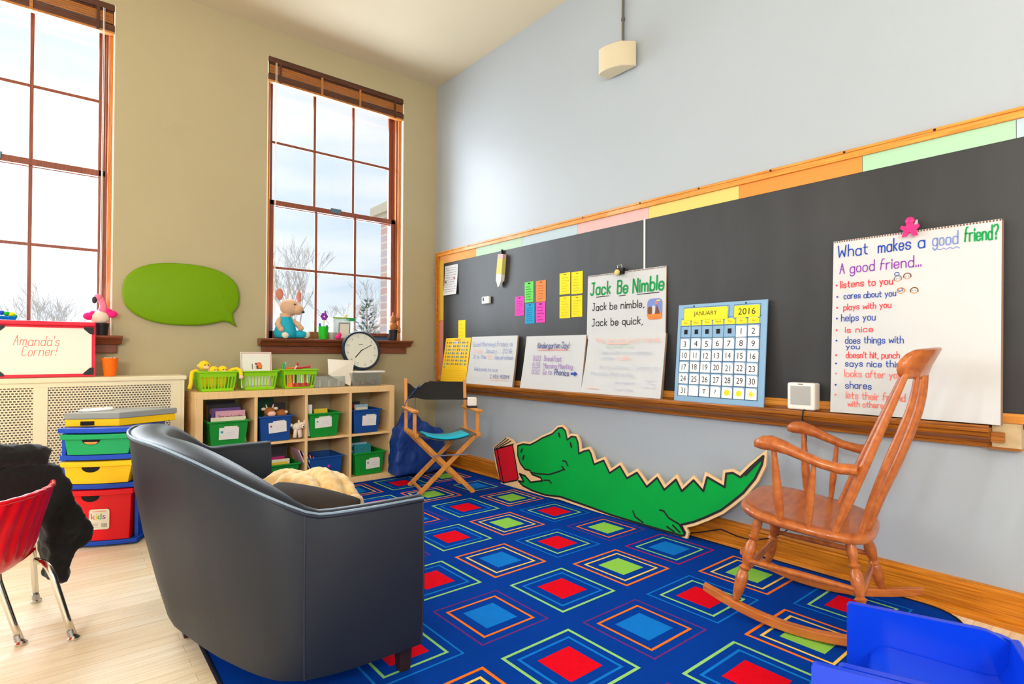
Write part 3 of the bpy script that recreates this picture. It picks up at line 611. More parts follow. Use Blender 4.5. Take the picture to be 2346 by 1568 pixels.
for s_, x, y, x1, m, h in (('Miss can not wait friends', .085, .355, .62, 'ink_faint_red', .036), ('to and fro', .18, .318, .4, 'ink_faint_green', .02), ('I like meats in my classes', .12, .277, .561, 'ink_faint', .03), ('while', .14, .235, .25, 'ink_faint', .03), ('talk', .29, .235, .4, 'ink_faint_red', .03), ('in my class. I want it', .13, .175, .611, 'ink_faint', .034), ('the book that is big', .06, .128, .424, 'ink_faint', .03), ('you clean it', .282, .078, .446, 'ink_faint', .022), ('it and I know', .28, .03, .44, 'ink_faint', .022), ('25', .53, .06, .6, 'ink_faint', .05)):
    write(g, s_, fr, x, y, h, .003, m, x1-x, d=.0085)
line(g, [(.19, .347), (.37, .348)], fr, .006, 'ink_faint_red', .0085); line(g, [(.04, .036), (.15, .036)], fr, .006, 'ink_faint_red', .013)
g.build('lettering', t, world=True)
# good morning pad
t, fr = sheet_pad('chart_pad', 'white chart pad with the blue morning message beside the yellow number chart', 'chart pad', -0.68, 0.648, 0.43, -0.092, 0.808, -0.037, 1.232, 0.016, curl=0.006, flare=0.012)
g = G()
for s_, x, y, x1, m, h in (('Good Morning! Friday is', .04, .342, .6, 'ink_lightblue', .036), ('Today', .06, .284, .2, 'ink_faint_red', .034), ('January', .24, .282, .4, 'ink_lightblue', .036), ('2016', .48, .282, .6, 'ink_lightblue', .034), ('It is the', .068, .232, .25, 'ink_lightblue', .034), ('80', .28, .232, .34, 'ink_faint_red', .034), ('day of school', .38, .23, .622, 'ink_lightblue', .034), ('Welcome to our', .1, .123, .44, 'ink_lightblue', .034), ('CLASS ROOM!', .345, .066, .6, 'ink_navy', .03)):
    write(g, s_, fr, x, y, h, .0034, m, x1-x, d=.0062)
line(g, [(.345, .052), (.58, .056)], fr, .005, 'ink_faint_red', .0064)
g.build('lettering', t, world=True)
# kindergarten day pad
t, fr = sheet_pad('chart_pad', 'white chart pad of the kindergarten day timetable with a blue arrow', 'chart pad', -1.44, 0.65, 0.42, -0.092, 0.808, -0.037, 1.225, 0.016, curl=0.006, flare=0.012)
g = G()
write(g, 'Kindergarten Day!', fr, .154, .322, .046, .0046, 'ink_navy', .34, d=.0062); line(g, [(.154, .308), (.49, .31)], fr, .005, 'ink_salmon', .0062)
for a, b, y, x1 in (('8:00', 'Breakfast', .224, .43), ('8:30', 'Morning Meeting', .168, .55), ('8:50', 'Go to', .12, .34)):
    write(g, a, fr, .113, y, .04, .0036, 'ink_violet', .085, d=.0062); write(g, b, fr, .24, y, .04, .004, 'ink_violet', x1-.24, d=.0062)
write(g, 'Phonics', fr, .37, .118, .044, .0048, 'ink_navy', .15, d=.0062)
g.flat([(.54, .127), (.575, .127), (.575, .115), (.605, .135), (.575, .155), (.575, .143), (.54, .143)], fr, .0064, 'ink_blue')
g.build('lettering', t, world=True)
# hundred chart
t = thing('number_chart', 'yellow number chart with rows of small blue figures leaning in the corner', 'wall chart', (-0.06, -0.44, 0.81))
fr = leanf(-0.225, -0.082, 0.813, -0.02, 1.23); g = G(); g.prism(rect(0, 0, .42, .42), fr, -.006, 0, 'chart_yellow'); g.build('card', t, world=True)
g = G()
for r in range(8):
    for c in range(10 if r < 7 else 1):
        x = .03+c*.037; y = .365-r*.034
        g.flat(rect(x, y, x+.012, y+.018), fr, .001, 'ink_teal' if (r*3+c) % 4 else 'ink_blue')
        if c % 2: g.flat(rect(x+.016, y+.002, x+.024, y+.018), fr, .001, 'ink_blue')
        if (r, c) in ((0, 3), (0, 4), (1, 7), (2, 7), (3, 6), (1, 2), (2, 3)): g.flat(rect(x-.004, y-.004, x+.03, y+.022), fr, .0008, 'paper_warm')
for r in range(5): g.flat(rect(.01, .02+r*.022, .41, .022+r*.022), fr, .001, 'book_orange')
g.flat(rect(.16, .39, .26, .408), fr, .001, 'book_orange'); g.build('printed_figures', t, world=True)
# calendar
t = thing('calendar', 'blue wall calendar with white date cards for a January month', 'calendar', (-0.06, -3.13, 0.81))
fr = leanf(-2.858, -0.088, 0.806, -0.038, 1.388); g = G(); g.prism(rect(0, 0, .549, .584), fr, -.008, 0, 'calendar_blue')
for x in (.105, .428): disc(g, (x, .572), .005, fr, 'near_black')
g.build('board', t, world=True, bevel=.001)
g = G(); x0c, pitch, rowtop = .025, .0701, .4505
for c in range(8): line(g, [(x0c-.002+c*pitch, .035), (x0c-.002+c*pitch, .455)], fr, .004, 'calendar_line', rnd=False)
for r in range(7): line(g, [(x0c-.002, .453-r*.0693), (.517, .453-r*.0693)], fr, .004, 'calendar_line', rnd=False)
line(g, [(.04, .565), (.33, .565), (.33, .483), (.04, .483)], fr, .003, 'calendar_line', closed=True, rnd=False); line(g, [(.36, .565), (.512, .565), (.512, .488), (.36, .488)], fr, .003, 'calendar_line', closed=True, rnd=False)
line(g, [(.02, .498), (.52, .498)], fr, .003, 'calendar_line', rnd=False)
for c in range(5): g.flat(rect(.047+c*.07, .404, .07+c*.07, .432), fr, .0012, 'near_black')
g.build('printed_grid', t, world=True)
def cardpart(nm, x0, y0, x1, y1, m, text=None, hgt=.03, ink='ink_black', pic=None, width=None):
    g = G(); k = .009; g.prism([(x0, y0), (x1, y0), (x1, y1-k), (x1-k, y1), (x0, y1)], fr, .001, .003, m)
    if text: printed(g, text, fr, (x0+x1)/2, (y0+y1)/2, hgt, ink, .0036, width)
    if pic == 'sun':
        c = ((x0+x1)/2, (y0+y1)/2); disc(g, c, .012, fr, 'sun_yellow', .0036)
        for a in range(8): q = R(45*a); g.flat([(c[0]+.016*math.cos(q-.25), c[1]+.016*math.sin(q-.25)), (c[0]+.016*math.cos(q+.25), c[1]+.016*math.sin(q+.25)), (c[0]+.022*math.cos(q), c[1]+.022*math.sin(q))], fr, .0034, 'sun_yellow')
    if pic == 'full': disc(g, ((x0+x1)/2, (y0+y1)/2), .0165, fr, 'sun_yellow', .0036)
    return g.build(nm, t, world=True)
cardpart('month_card', .042, .486, .322, .56, 'calendar_yellow', 'JANUARY', .033, width=.15)
cardpart('year_card', .362, .492, .509, .558, 'calendar_yellow', '2016', .036)
for c, d in enumerate(('Sun', 'Mon', 'Tue', 'Wed', 'Thu', 'Fri', 'Sat')): cardpart('weekday_card', .027+c*.0701, .457, .087+c*.0701, .49, 'calendar_yellow', d, .012, 'ink_brown')
k = 5
for d in range(1, 32):
    r, c = divmod(k, 7); jx, jy = random.uniform(-.002, .002), random.uniform(-.002, .002)
    cardpart('date_card', .028+c*.0701+jx, .386-r*.0693+jy, .089+c*.0701+jx, .446-r*.0693+jy, 'calendar_white', str(d), .033, width=(.03 if d in (10, 12, 13, 14, 15, 16, 17, 18, 19, 21, 31) else .022 if d == 11 else .036 if d > 9 else None)); k += 1
for c, (tx, pc) in zip(range(1, 7), ((None, None), ('T', None), ('?', None), (None, 'full'), (None, 'full'), (None, 'sun'))):
    cardpart('picture_card', .028+c*.0701, .386-5*.0693, .089+c*.0701, .446-5*.0693, 'calendar_white', tx, .026, pic=pc)

# classroom speaker and its cable
t = thing('speaker', 'small white loudspeaker with a grey mesh front standing on the chalk tray', 'speaker', (-0.06, -3.6, 0.812))
g = G(); g.box((-0.1, -3.668, .814), (-0.03, -3.535, .95), 'white_plastic'); g.build('cabinet', t, world=True, bevel=.01, seg=3)
g = G(); g.box((-0.1025, -3.65, .84), (-0.098, -3.552, .935), 'grey_cloth_mesh'); g.build('mesh_front', t, world=True, bevel=.008)
g = G(); g.box((-0.1015, -3.613, .941), (-0.099, -3.59, .946), 'ink_grey'); g.build('name_plate', t, world=True)
g = G(); g.tube([(-.1, -3.62, .817), (-.116, -3.62, .812), (-.118, -3.618, .77), (-.06, -3.61, .72), (-.03, -3.6, .62), (-.03, -3.585, .5), (-.035, -3.61, .41), (-.03, -3.63, .36), (-.04, -3.6, .34), (-.045, -3.58, .25), (-.056, -3.5, .17), (-.06, -3.43, .12), (-.062, -3.33, .085), (-.062, -3.24, .085), (-.062, -3.15, .1), (-.062, -3.02, .05), (-.062, -2.93, .02)], .0035, 'black_cable', 6)
tag(g.build('speaker_cable', smooth=60), 'thin black cable hanging from the speaker down to the baseboard', 'cable')

# wall unit under the conduit
t = thing('wall_speaker_box', 'cream box with a rounded front high on the pale wall under a conduit', 'wall box', (0, -2.4, 3.0))
g = G(); P = [(-.02, -2.52), (-.04, -2.518), (-.112, -2.462), (-.126, -2.43), (-.137, -2.395), (-.143, -2.355), (-.144, -2.32), (-.136, -2.29), (-.115, -2.272), (-.02, -2.27)]
g.loft([[V(x, y, z) for x, y in P] for z in (3.0, 3.165)], 'cream_plastic'); g.build('housing', t, world=True, bevel=.006, smooth=40)
g = G(); g.box((-.022, -2.46, 3.03), (0, -2.3, 3.13), 'cream_plastic'); g.build('mounting_plate', t, world=True)
g = G(); g.tube([(-.014, -2.4, 3.16), (-.014, -2.4, CEIL)], .009, 'conduit', 8); g.lathe([(.013, 0), (.013, .02)], (-.014, -2.4, 3.36), 'conduit', 8); cd = g.build('conduit', t, world=True, smooth=60)

# speech bubble
t = None
P = []
for k in range(48):
    a = 2*math.pi*k/48; e = 0.82
    P.append((.383*math.copysign(abs(math.cos(a))**e, math.cos(a)), .232*math.copysign(abs(math.sin(a))**e, math.sin(a))))
out_p = []
for x, y in P:
    if x > .24 and y < -.1: continue
    out_p.append((x, y))
i0 = max(range(len(out_p)), key=lambda i: (out_p[i][0]-out_p[i-1][0])**2+(out_p[i][1]-out_p[i-1][1])**2)
tail = [(.27, -.19), (.315, -.2), (.368, -.234), (.345, -.19), (.335, -.13)]
out_p = out_p[:i0]+tail+out_p[i0:]
fr = (V(-2.226, 0, 1.52), V(1, 0, 0), V(0, 0, 1), V(0, -1, 0))
g = G(); o, u, v, n = fr; rings = []
for d, ins in ((0.002, 0.004), (.012, 0), (.03, 0), (.04, .006), (.044, .016)):
    rings.append([o+u*p[0]+v*p[1]+n*d for p in offset_poly(out_p, -ins)])
g.loft(rings, 'bubble_green'); tag(g.build('speech_bubble', smooth=50), 'padded green speech bubble board on the wall between the windows', 'wall decoration')
# ------------------------------------------------------------------ rug
t = thing('rug', 'blue classroom rug patterned with nested coloured squares', 'rug', (-1.32, -2.16, 0))
X0, X1, Y0, Y1 = -2.565, -0.058, -4.27, -0.06; r = .17
P = []
for cx, cy, a0 in ((X1-.09, Y1-.09, 0), (X0+.09, Y1-.09, 90), (X0+r, Y0+r, 180), (X1-r, Y0+r, 270)):
    for i in range(9): a = R(a0+90*i/8); q = .09 if a0 < 180 else r; P.append((cx+q*math.cos(a), cy+q*math.sin(a)))
FL = (V(0, 0, 0), V(1, 0, 0), V(0, 1, 0), V(0, 0, 1))
g = G(); P = [(x+(.02 if x < -2 and y > -1 else 0), y) for x, y in P]; g.prism(P, FL, 0.001, .009, 'rug_base', 'rug_edge'); g.flat(P, FL, .0092, 'rug_base'); 
for i in range(len(P)):
    pass
MOT = {'A': ('rug_red', 'rug_sky', 'rug_lime_line'), 'B': ('rug_red', 'rug_lime_line', 'rug_sky'), 'C': ('rug_green', 'rug_yellow', 'rug_orange'), 'D': ('rug_sky', 'rug_yellow', 'rug_orange'), 'E': ('rug_green', 'rug_orange', 'rug_purple'), 'F': ('rug_sky', 'rug_orange', 'rug_purple'), 'G': ('rug_sky', 'rug_lime_line', 'rug_purple'), 'H': ('rug_sky', 'rug_lime_line', 'rug_crimson')}
GRID = ['CADFB', 'GCACF', 'CAFAC', 'BCAFA', 'EBDAC', 'HCAFB', 'CBFAD', 'BCAFB']   # rows away from the camera first; columns from the wall
for r_, row in enumerate(GRID):
    for c_, k in enumerate(row):
        cx, cy = -.33-.4185*c_, -.69-.4605*r_; a, b, c = MOT[k]
        def ring(hx, hy, w, m, d):
            for q in (rect(cx-hx, cy-hy, cx+hx, cy-hy+w), rect(cx-hx, cy+hy-w, cx+hx, cy+hy), rect(cx-hx, cy-hy+w, cx-hx+w, cy+hy-w), rect(cx+hx-w, cy-hy+w, cx+hx, cy+hy-w)): g.flat(q, FL, d, m)
        thin = c in ('rug_purple', 'rug_sky', 'rug_crimson')
        ring(.17, .176, .0085 if thin else .0125, c, .0096); ring(.13, .134, .011, b, .0096)
        g.flat(rect(cx-.078, cy-.082, cx+.078, cy+.082), FL, .0096, a)
g.build('pile', t, world=True)
g = G(); g.tube([(x, y, .007) for x, y in P], .0075, 'rug_edge', 6, closed=True); g.build('bound_edge', t, world=True, smooth=60)

# ------------------------------------------------------------------ navy loveseat
YC = -2.40
t = thing('loveseat', 'navy leather tub shaped loveseat with a high curved back', 'sofa', (-2.3, YC, 0.0095))
half = [(-2.046, -.773), (-2.12, -.773), (-2.2, -.772), (-2.28, -.767), (-2.35, -.756), (-2.41, -.735), (-2.459, -.696), (-2.492, -.635), (-2.523, -.562), (-2.569, -.429), (-2.594, -.335), (-2.613, -.253), (-2.632, -.17), (-2.645, -.1)]
path = half+[(-2.65, 0.0)]+[(x, -y) for x, y in reversed(half)]
path = [(x-.03*(y/.773)*max(0, min(1, (x+2.5)/.3)), YC+y) for x, y in path]
# resample finely
def resample(P, n):
    L = [0]
    for a, b in zip(P[:-1], P[1:]): L.append(L[-1]+math.dist(a, b))
    out_ = []
    for i in range(n):
        s = L[-1]*i/(n-1); j = 0
        while j < len(L)-2 and L[j+1] < s: j += 1
        f = (s-L[j])/(L[j+1]-L[j]); out_.append((P[j][0]+(P[j+1][0]-P[j][0])*f, P[j][1]+(P[j+1][1]-P[j][1])*f))
    return out_
PP = resample(path, 61); rings = []; rim = []; seamL = []
def smooth01(x): x = max(0, min(1, x)); return x*x*(3-2*x)
for i, (x, y) in enumerate(PP):
    a = PP[max(i-1, 0)]; b = PP[min(i+1, 60)]; tx_, ty_ = b[0]-a[0], b[1]-a[1]; L = math.hypot(tx_, ty_); nx, ny = ty_/L, -tx_/L
    if nx*(x+2.2)+ny*(y-YC) < 0: nx, ny = -nx, -ny
    q = smooth01((-2.35-x)/.28); h = .602+.19*q
    lean = .004+.122*q; T = .058+.047*q; ILEAN = lean*.75
    def pt(d, z, ln): return V(x+nx*(d+ln), y+ny*(d+ln), z)
    zb = .105
    f = lambda z: ((z-zb)/(h-zb))
    ring = [pt(0, zb, 0), pt(0.006, zb+.2*(h-zb), lean*.24), pt(.010, zb+.45*(h-zb), lean*.52), pt(.007, zb+.7*(h-zb), lean*.78), pt(0, h-.02, lean*.97), pt(-.006, h-.004, lean), pt(-.02, h+.004, lean), pt(-T*.6, h+.006, lean*.95), pt(-T+.008, h-.004, lean*.9), pt(-T-.004, h-.03, lean*.85), pt(-T-.012, .5*(h+.2), lean*.4), pt(-T-.02, .22, 0.0), pt(-T, zb, 0)]
    rings.append(ring); rim.append(pt(.001, h-.008, lean))
g = G(); g.loft(rings, 'leather_navy'); body = g.build('curved_back', t, world=True, smooth=60)
g = G(); g.tube(rim, .0055, 'leather_seam', 6); g.tube([p+V(0, 0, .008) for p in rim], .004, 'leather_rim_lit', 6); g.build('piping', body, world=True, smooth=60)  # paler upper tube puts the rim's highlight into the colour
for i, n_ in ((10, 6), (50, 6), (0, 13), (60, 13)):
    g = G(); g.tube([rings[i][k] for k in range(0, n_)], .003, 'leather_seam', 6); g.build('seam', body, world=True, smooth=60)
g = G(); P = [(x+ (.07 if x < -2.4 else 0), YC+(y-YC)*.87) for x, y in PP]
P = [(max(x, -2.56), y) for x, y in P]
fr = (V(0, 0, 0), V(1, 0, 0), V(0, 1, 0), V(0, 0, 1))
g.prism(P, fr, .29, .44, 'leather_navy'); g.build('seat_cushion', t, world=True, bevel=.025, seg=4, smooth=50)
g = G(); g.prism([(x, y) for x, y in P], fr, .11, .285, 'leather_navy'); g.build('seat_base', t, world=True, bevel=.01)
for x, y in ((-2.055, YC-.715), (-2.09, YC+.715), (-2.58, YC-.0), (-2.44, YC+.55)):
    g = G(); g.loft([[V(x+s*i, y+s*j, z) for i, j in ((-1, -1), (1, -1), (1, 1), (-1, 1))] for s, z in ((.019, .0095), (.026, .13))], 'dark_leg'); g.build('leg', t, world=True, bevel=.003)
# fleecy heap and cushion on the seat
g = G()
def arc(p0, p1, p2, r, n=10, flat=.55):
    pts = []
    for i in range(n+1):
        s = i/n; pts.append(Vector(p0)*(1-s)**2+Vector(p1)*2*s*(1-s)+Vector(p2)*s*s)
    rr = [r*(flat+(1-flat)*math.sin(math.pi*(.12+.76*i/n))) for i in range(n+1)]
    g.tube(pts, rr, 'plush_tan', 10)
g.ell((-2.15, -2.52, .455), (.17, .19, .045), 'plush_tan'); g.ell((-2.15, -2.47, .475), (.12, .14, .075), 'plush_tan'); g.ell((-2.24, -2.42, .48), (.09, .1, .07), 'plush_tan')
arc((-2.36, -2.46, .465), (-2.24, -2.27, .60), (-2.08, -2.30, .50), .042); arc((-2.33, -2.54, .47), (-2.22, -2.38, .60), (-2.11, -2.36, .52), .04)
arc((-2.21, -2.42, .53), (-2.16, -2.50, .60), (-2.20, -2.69, .46), .042); arc((-2.13, -2.38, .54), (-2.06, -2.47, .605), (-2.10, -2.67, .455), .043); arc((-2.06, -2.34, .52), (-1.98, -2.44, .56), (-2.02, -2.62, .45), .038)
arc((-2.02, -2.32, .49), (-1.95, -2.42, .5), (-1.98, -2.56, .45), .03); arc((-2.15, -2.73, .465), (-2.05, -2.72, .51), (-2.00, -2.62, .46), .035)
arc((-2.42, -2.50, .455), (-2.36, -2.6, .48), (-2.2, -2.68, .47), .03)
tag(soft(g.build('fleece_blanket'), .009, 2, .014, .03, .4), 'crumpled tan fleece blanket heaped on the loveseat seat', 'blanket')
g = G(); ax = (V(.55, -.83, -.10).normalized(), V(.78, .5, .36).normalized(), V(0, 0, 1))
ax = (ax[0], ax[1], ax[0].cross(ax[1]).normalized())
c = V(-2.285, -2.78, .53); rings = []
for k, d in ((-1, .010), (-.8, .03), (-.4, .05), (0, .055), (.4, .05), (.8, .03), (1, .010)):
    rings.append([c+ax[0]*(.2*k)+ax[1]*(.11*math.cos(a))+ax[2]*(d*math.sin(a)) for a in [2*math.pi*j/14 for j in range(14)]])
g.loft(rings, 'pillow_brown'); tag(g.build('cushion', smooth=180, sub=1), 'dark brown cushion tucked against the near arm of the loveseat', 'cushion')

# ------------------------------------------------------------------ cube shelf
SX0, SX1, SYF, SYB, SZ0 = -2.219, -0.687, -0.44, -0.04, 0.0095
t = thing('cube_shelf', 'low birch cube shelf unit of eight open compartments under the window', 'shelf', ((SX0+SX1)/2, -.24, SZ0))
def board(nm, lo, hi): g = G(); g.box(lo, hi, 'birch_shelf'); return g.build(nm, t, world=True, bevel=.002)
board('top_board', (SX0, SYF, .753), (SX1, SYB, .803)); board('bottom_board', (SX0-.0, SYF-.005, SZ0), (SX1+.018, SYB, .056))
board('side_board', (SX0, SYF, .056), (SX0+.05, SYB, .753)); board('side_board', (SX1-.046, SYF, .056), (SX1, SYB, .753))
DV = [-1.819, -1.447, -1.085]
for x in DV: board('divider', (x-.011, SYF+.002, .056), (x+.011, SYB, .753))
board('middle_shelf', (SX0+.05, SYF+.004, .392), (SX1-.046, SYB, .411))
CELL = [(SX0+.05, DV[0]-.011), (DV[0]+.011, DV[1]-.011), (DV[1]+.011, DV[2]-.011), (DV[2]+.011, SX1-.046)]

def storage_bin(col, dot, xa, xb, z0, h, lab, tilt=0, card=None, depth=.3, yf=-.447, dotshape=None):
    """tapered tub: xa..xb is the rim"""
    cx = (xa+xb)/2; w = xb-xa; t = thing('storage_bin', lab, 'storage bin', (cx, yf+depth/2, z0), R(tilt), 'storage bins in the cube shelf')
    hw, hd = w/2-.012, depth/2-.012; k = .87; g = G(); th = .004
    def ringz(s, z, ins): return [V(i*(hw*s-ins), j*(hd*s-ins), z) for i, j in ((-1, -1), (1, -1), (1, 1), (-1, 1))]
    g.loft([ringz(k, 0.002, 0), ringz(1, h, 0), ringz(1, h, th), ringz(k, .008, th)], col); g.build('tub', t, bevel=.004)
    g = G(); g.loft([[V(i*(hw-.002), j*(hd-.002), z) for i, j in ((-1, -1), (1, -1), (1, 1), (-1, 1))] for z in (h-.012, h)]+[[V(i*(w/2), j*(depth/2), z) for i, j in ((-1, -1), (1, -1), (1, 1), (-1, 1))] for z in (h, h-.012)], col, closed=True); g.build('rim', t, bevel=.003)
    if col == 'bin_green':
        for s in (-1, 1):
            g = G(); g.box((s*w*.17-.02, -hd*.985, h*.68), (s*w*.17+.02, -hd*.93, h-.01), col); g.build('rib', t, bevel=.004)
    f = (V(0, -hd*.94-.0005, h*.5), V(1, 0, 0), V(0, -(1-k)*hd/h, 1).normalized(), V(0, -1, -(1-k)*hd/h).normalized())
    if card:
        x, z, cw, ch, rot = card; c_, s_ = math.cos(R(rot)), math.sin(R(rot))
        q = lambda X, Z: (x+X*c_-Z*s_, z+X*s_+Z*c_)
        g = G(); g.prism([q(-cw/2, -ch/2), q(cw/2, -ch/2), q(cw/2, ch/2), q(-cw/2, ch/2)], f, .004, .006, 'paper_bright')
        g.prism([q(-cw*.25, ch/2), q(cw*.42, ch/2), q(cw*.42, ch*.62), q(-cw*.25, ch*.62)], f, .003, .004, 'paper_warm')
        d0 = q(-cw*.36, ch*.15)
        if dot: g.flat([(d0[0]+.009*math.cos(a), d0[1]+.009*math.sin(a)) for a in ([R(45+90*i) for i in range(4)] if dotshape == 'sq' else [R(30*i) for i in range(12)])], f, .0066, dot)
        for r in range(2): line(g, [q(-cw*.1, ch*(.1-.22*r)), q(cw*.3, ch*(.1-.22*r))], f, .002, 'ink_faint', .0064, rnd=False)
        g.build('name_card', t)
    elif dot:
        g = G(); disc(g, (.02, .02), .011, f, dot, .003); g.build('dot_sticker', t)
    return t
TZ, BZ = .411, .056
storage_bin('bin_green', 'dot_blue', -2.141, -1.859, TZ, .182, 'green storage bin with a white card and blue dot, top row', card=(0, 0, .13, .085, -1))
storage_bin('bin_blue', 'dot_red', -1.803, -1.545, TZ, .196, 'blue storage bin with a white card and red square, top row', card=(.012, .01, .13, .08, 4), dotshape='sq')
storage_bin('bin_green', 'dot_green', -1.434, -1.166, TZ, .194, 'green storage bin with a white card and small green square, top row', card=(-.01, .02, .135, .08, 3), dotshape='sq')
storage_bin('bin_blue', None, -1.069, -.805, TZ, .199, 'blue storage bin with a plain white card, top row end compartment', card=(.02, .005, .125, .085, -1))
storage_bin('bin_green', 'dot_yellow', -1.772, -1.486, BZ, .177, 'green storage bin with a white card and yellow dot, bottom row behind the loveseat arm', card=(.035, -.005, .13, .08, 8))
storage_bin('bin_blue', 'dot_pink', -1.428, -1.138, BZ, .198, 'blue storage bin with only a pink dot, bottom row')
storage_bin('bin_green', 'dot_dark', -1.056, -.765, BZ, .193, 'green storage bin with a white card and dark green square, bottom row', card=(.03, -.005, .125, .08, 2), dotshape='sq')
storage_bin('bin_green', None, -2.141, -1.859, BZ, .182, 'green storage bin in the bottom compartment hidden behind the loveseat back')
def book(lab, c, sz, m, rot=0, lean=0, spine=None, text=None):
    """upright book: width (x), thickness (y), height (z); lean tips it back"""
    t = thing('book', lab, 'book', c, R(rot), 'books in the cube shelf'); w, th, h = sz
    M = Matrix.Rotation(R(lean), 3, 'X'); ax = [M @ V(1, 0, 0), M @ V(0, 1, 0), M @ V(0, 0, 1)]
    def bx(cc, hh, mm, nm): g = G(); g.obox(M @ Vector(cc), hh, mm, ax); return g.build(nm, t, bevel=.0008)
    bx((0, 0, h/2), (w/2-.003, th/2-.0012, h/2-.002), 'book_white', 'pages')
    g = G(); g.obox(M @ V(0, -th/2, h/2), (w/2, .0012, h/2), m, ax); g.obox(M @ V(0, th/2, h/2), (w/2, .0012, h/2), m, ax); g.obox(M @ V(-w/2, 0, h/2), (.0012, th/2, h/2), spine or m, ax)
    if spine: g.obox(M @ V(0, -th/2-.0013, h*.82), (w*.42, .0003, h*.07), spine, ax)
    f = (M @ V(-w/2, -th/2-.0013, 0), ax[0], ax[2], -ax[1])
    if text: write(g, text, f, w*.1, h*.78, h*.09, .003, 'ink_brown', w*.8, d=.0005)
    g.build('cover', t)
B1 = TZ+.012
book('pink picture book with a line of title words, in the bin with the blue dot', (-1.965, -.33, B1), (.2, .012, .232), 'book_pink', 1, -4, text='Dear one two tales')
book('cream thin book in front of the pink picture book', (-1.985, -.365, B1), (.235, .006, .19), 'book_cream', 1, -4)
book('purple book just behind the pink picture book', (-1.985, -.285, B1), (.2, .012, .25), 'book_purple', 0, -4)
book('dark book with a multicoloured band, second from the back of the blue dot bin', (-2.0, -.245, B1), (.21, .014, .275), 'book_dark', 0, -3, spine='book_orange')
book('black book standing rearmost in the blue dot bin', (-2.0, -.2, B1), (.19, .02, .3), 'book_dark', 0, -3, spine='book_dark')
book('white book standing at the divider side of the small green square bin', (-1.405, -.35, B1), (.03, .1, .25), 'book_white')
book('yellow book lying low in the small green square bin', (-1.29, -.33, B1), (.11, .02, .205), 'book_yellow', 0, -6)
book('pale blue book with a yellow foot in the plain card bin', (-.94, -.35, B1), (.12, .014, .222), 'book_sky', 3, -8, spine='book_cream')
book('dark red and black book behind the pale blue book', (-.985, -.29, B1), (.11, .014, .245), 'book_dark', 0, -6, spine='book_red')
B2 = BZ+.012
book('beige book at the front of the yellow dot bin', (-1.65, -.37, B2), (.2, .012, .192), 'book_cream', 0, -4, spine='book_yellow')
book('dark book with a magenta band in the yellow dot bin', (-1.64, -.31, B2), (.17, .014, .23), 'book_dark', 0, -4, spine='book_magenta')
book('dark brown book rearmost in the yellow dot bin', (-1.62, -.25, B2), (.16, .02, .275), 'book_dark', 0, -3)
for k, (m, d_) in enumerate((('book_pink', 'pale pink'), ('book_purple', 'violet'), ('book_white', 'white'), ('book_magenta', 'magenta'), ('book_red', 'red'))):
    t = thing('book', d_+' thin book leaning at the divider side of the pink dot bin', 'book', (-1.395+.022*k, -.33, B2), 0, 'books in the cube shelf')
    ax = (V(math.cos(R(-22)), 0, math.sin(R(-22))), V(0, 1, 0), V(math.sin(R(22)), 0, math.cos(R(22)))) ; ax = (ax[0], ax[1], V(-math.sin(R(22)), 0, math.cos(R(22))))
    h = .28-.018*k; g = G(); g.obox(ax[2]*(h/2), (.005, .09, h/2), m, ax); g.build('cover', t)
    g = G(); g.obox(ax[2]*(h/2)+V(0, -.0905, 0), (.003, .0006, h/2-.003), 'book_white', ax); g.build('pages', t)
book('teal picture book with red lettering in the dark green square bin', (-.935, -.36, B2), (.15, .016, .237), 'book_teal', 2, -6, text='A B C', spine=None)
book('blue grey book behind the teal picture book', (-.95, -.31, B2), (.15, .014, .245), 'book_sky', 0, -5, spine='book_teal')
book('dark green book rearmost in the dark green square bin', (-.97, -.24, B2), (.13, .02, .29), 'book_green', 0, -4)
book('dark green box book standing behind the toy cow', (-1.70, -.16, TZ), (.17, .03, .31), 'book_green', 0, -2)
book('dark grey box book beside the dark green one behind the toy cow', (-1.585, -.17, TZ), (.12, .03, .27), 'book_dark', 0, -2)

def leg_tube(g, a, b, r, m): g.tube([a, (Vector(a)+Vector(b))/2, b], [r*.9, r, r*1.05], m, 10)
# white plush dog beside the blue bin
t = thing('plush_dog', 'small white plush dog squeezed between the red square bin and the divider', 'soft toy', (-1.5, -.40, TZ))
g = G(); g.ell((-1.505, -.40, .505), (.04, .035, .032), 'plush_cream', n=12); leg_tube(g, (-1.52, -.41, .5), (-1.53, -.42, .425), .014, 'plush_cream'); leg_tube(g, (-1.495, -.41, .49), (-1.49, -.43, .425), .015, 'plush_cream'); leg_tube(g, (-1.48, -.39, .5), (-1.475, -.4, .43), .014, 'plush_cream'); leg_tube(g, (-1.54, -.4, .51), (-1.565, -.42, .53), .012, 'plush_cream'); g.build('body', t, world=True, smooth=180)
g = G(); g.ell((-1.48, -.425, .518), (.028, .028, .026), 'plush_cream', n=12); g.ell((-1.478, -.452, .508), (.014, .012, .011), 'plush_cream', n=10)
for s in (-1, 1): g.ell((-1.48+s*.022, -.425, .545), (.009, .006, .016), 'plush_cream', n=8)
g.build('head', t, world=True, smooth=180)
g = G(); g.ell((-1.478, -.463, .511), .005, 'black_plastic', n=8); g.ell((-1.488, -.45, .524), .003, 'black_plastic', n=8); g.ell((-1.47, -.45, .524), .003, 'black_plastic', n=8); g.build('eyes_and_nose', t, world=True)
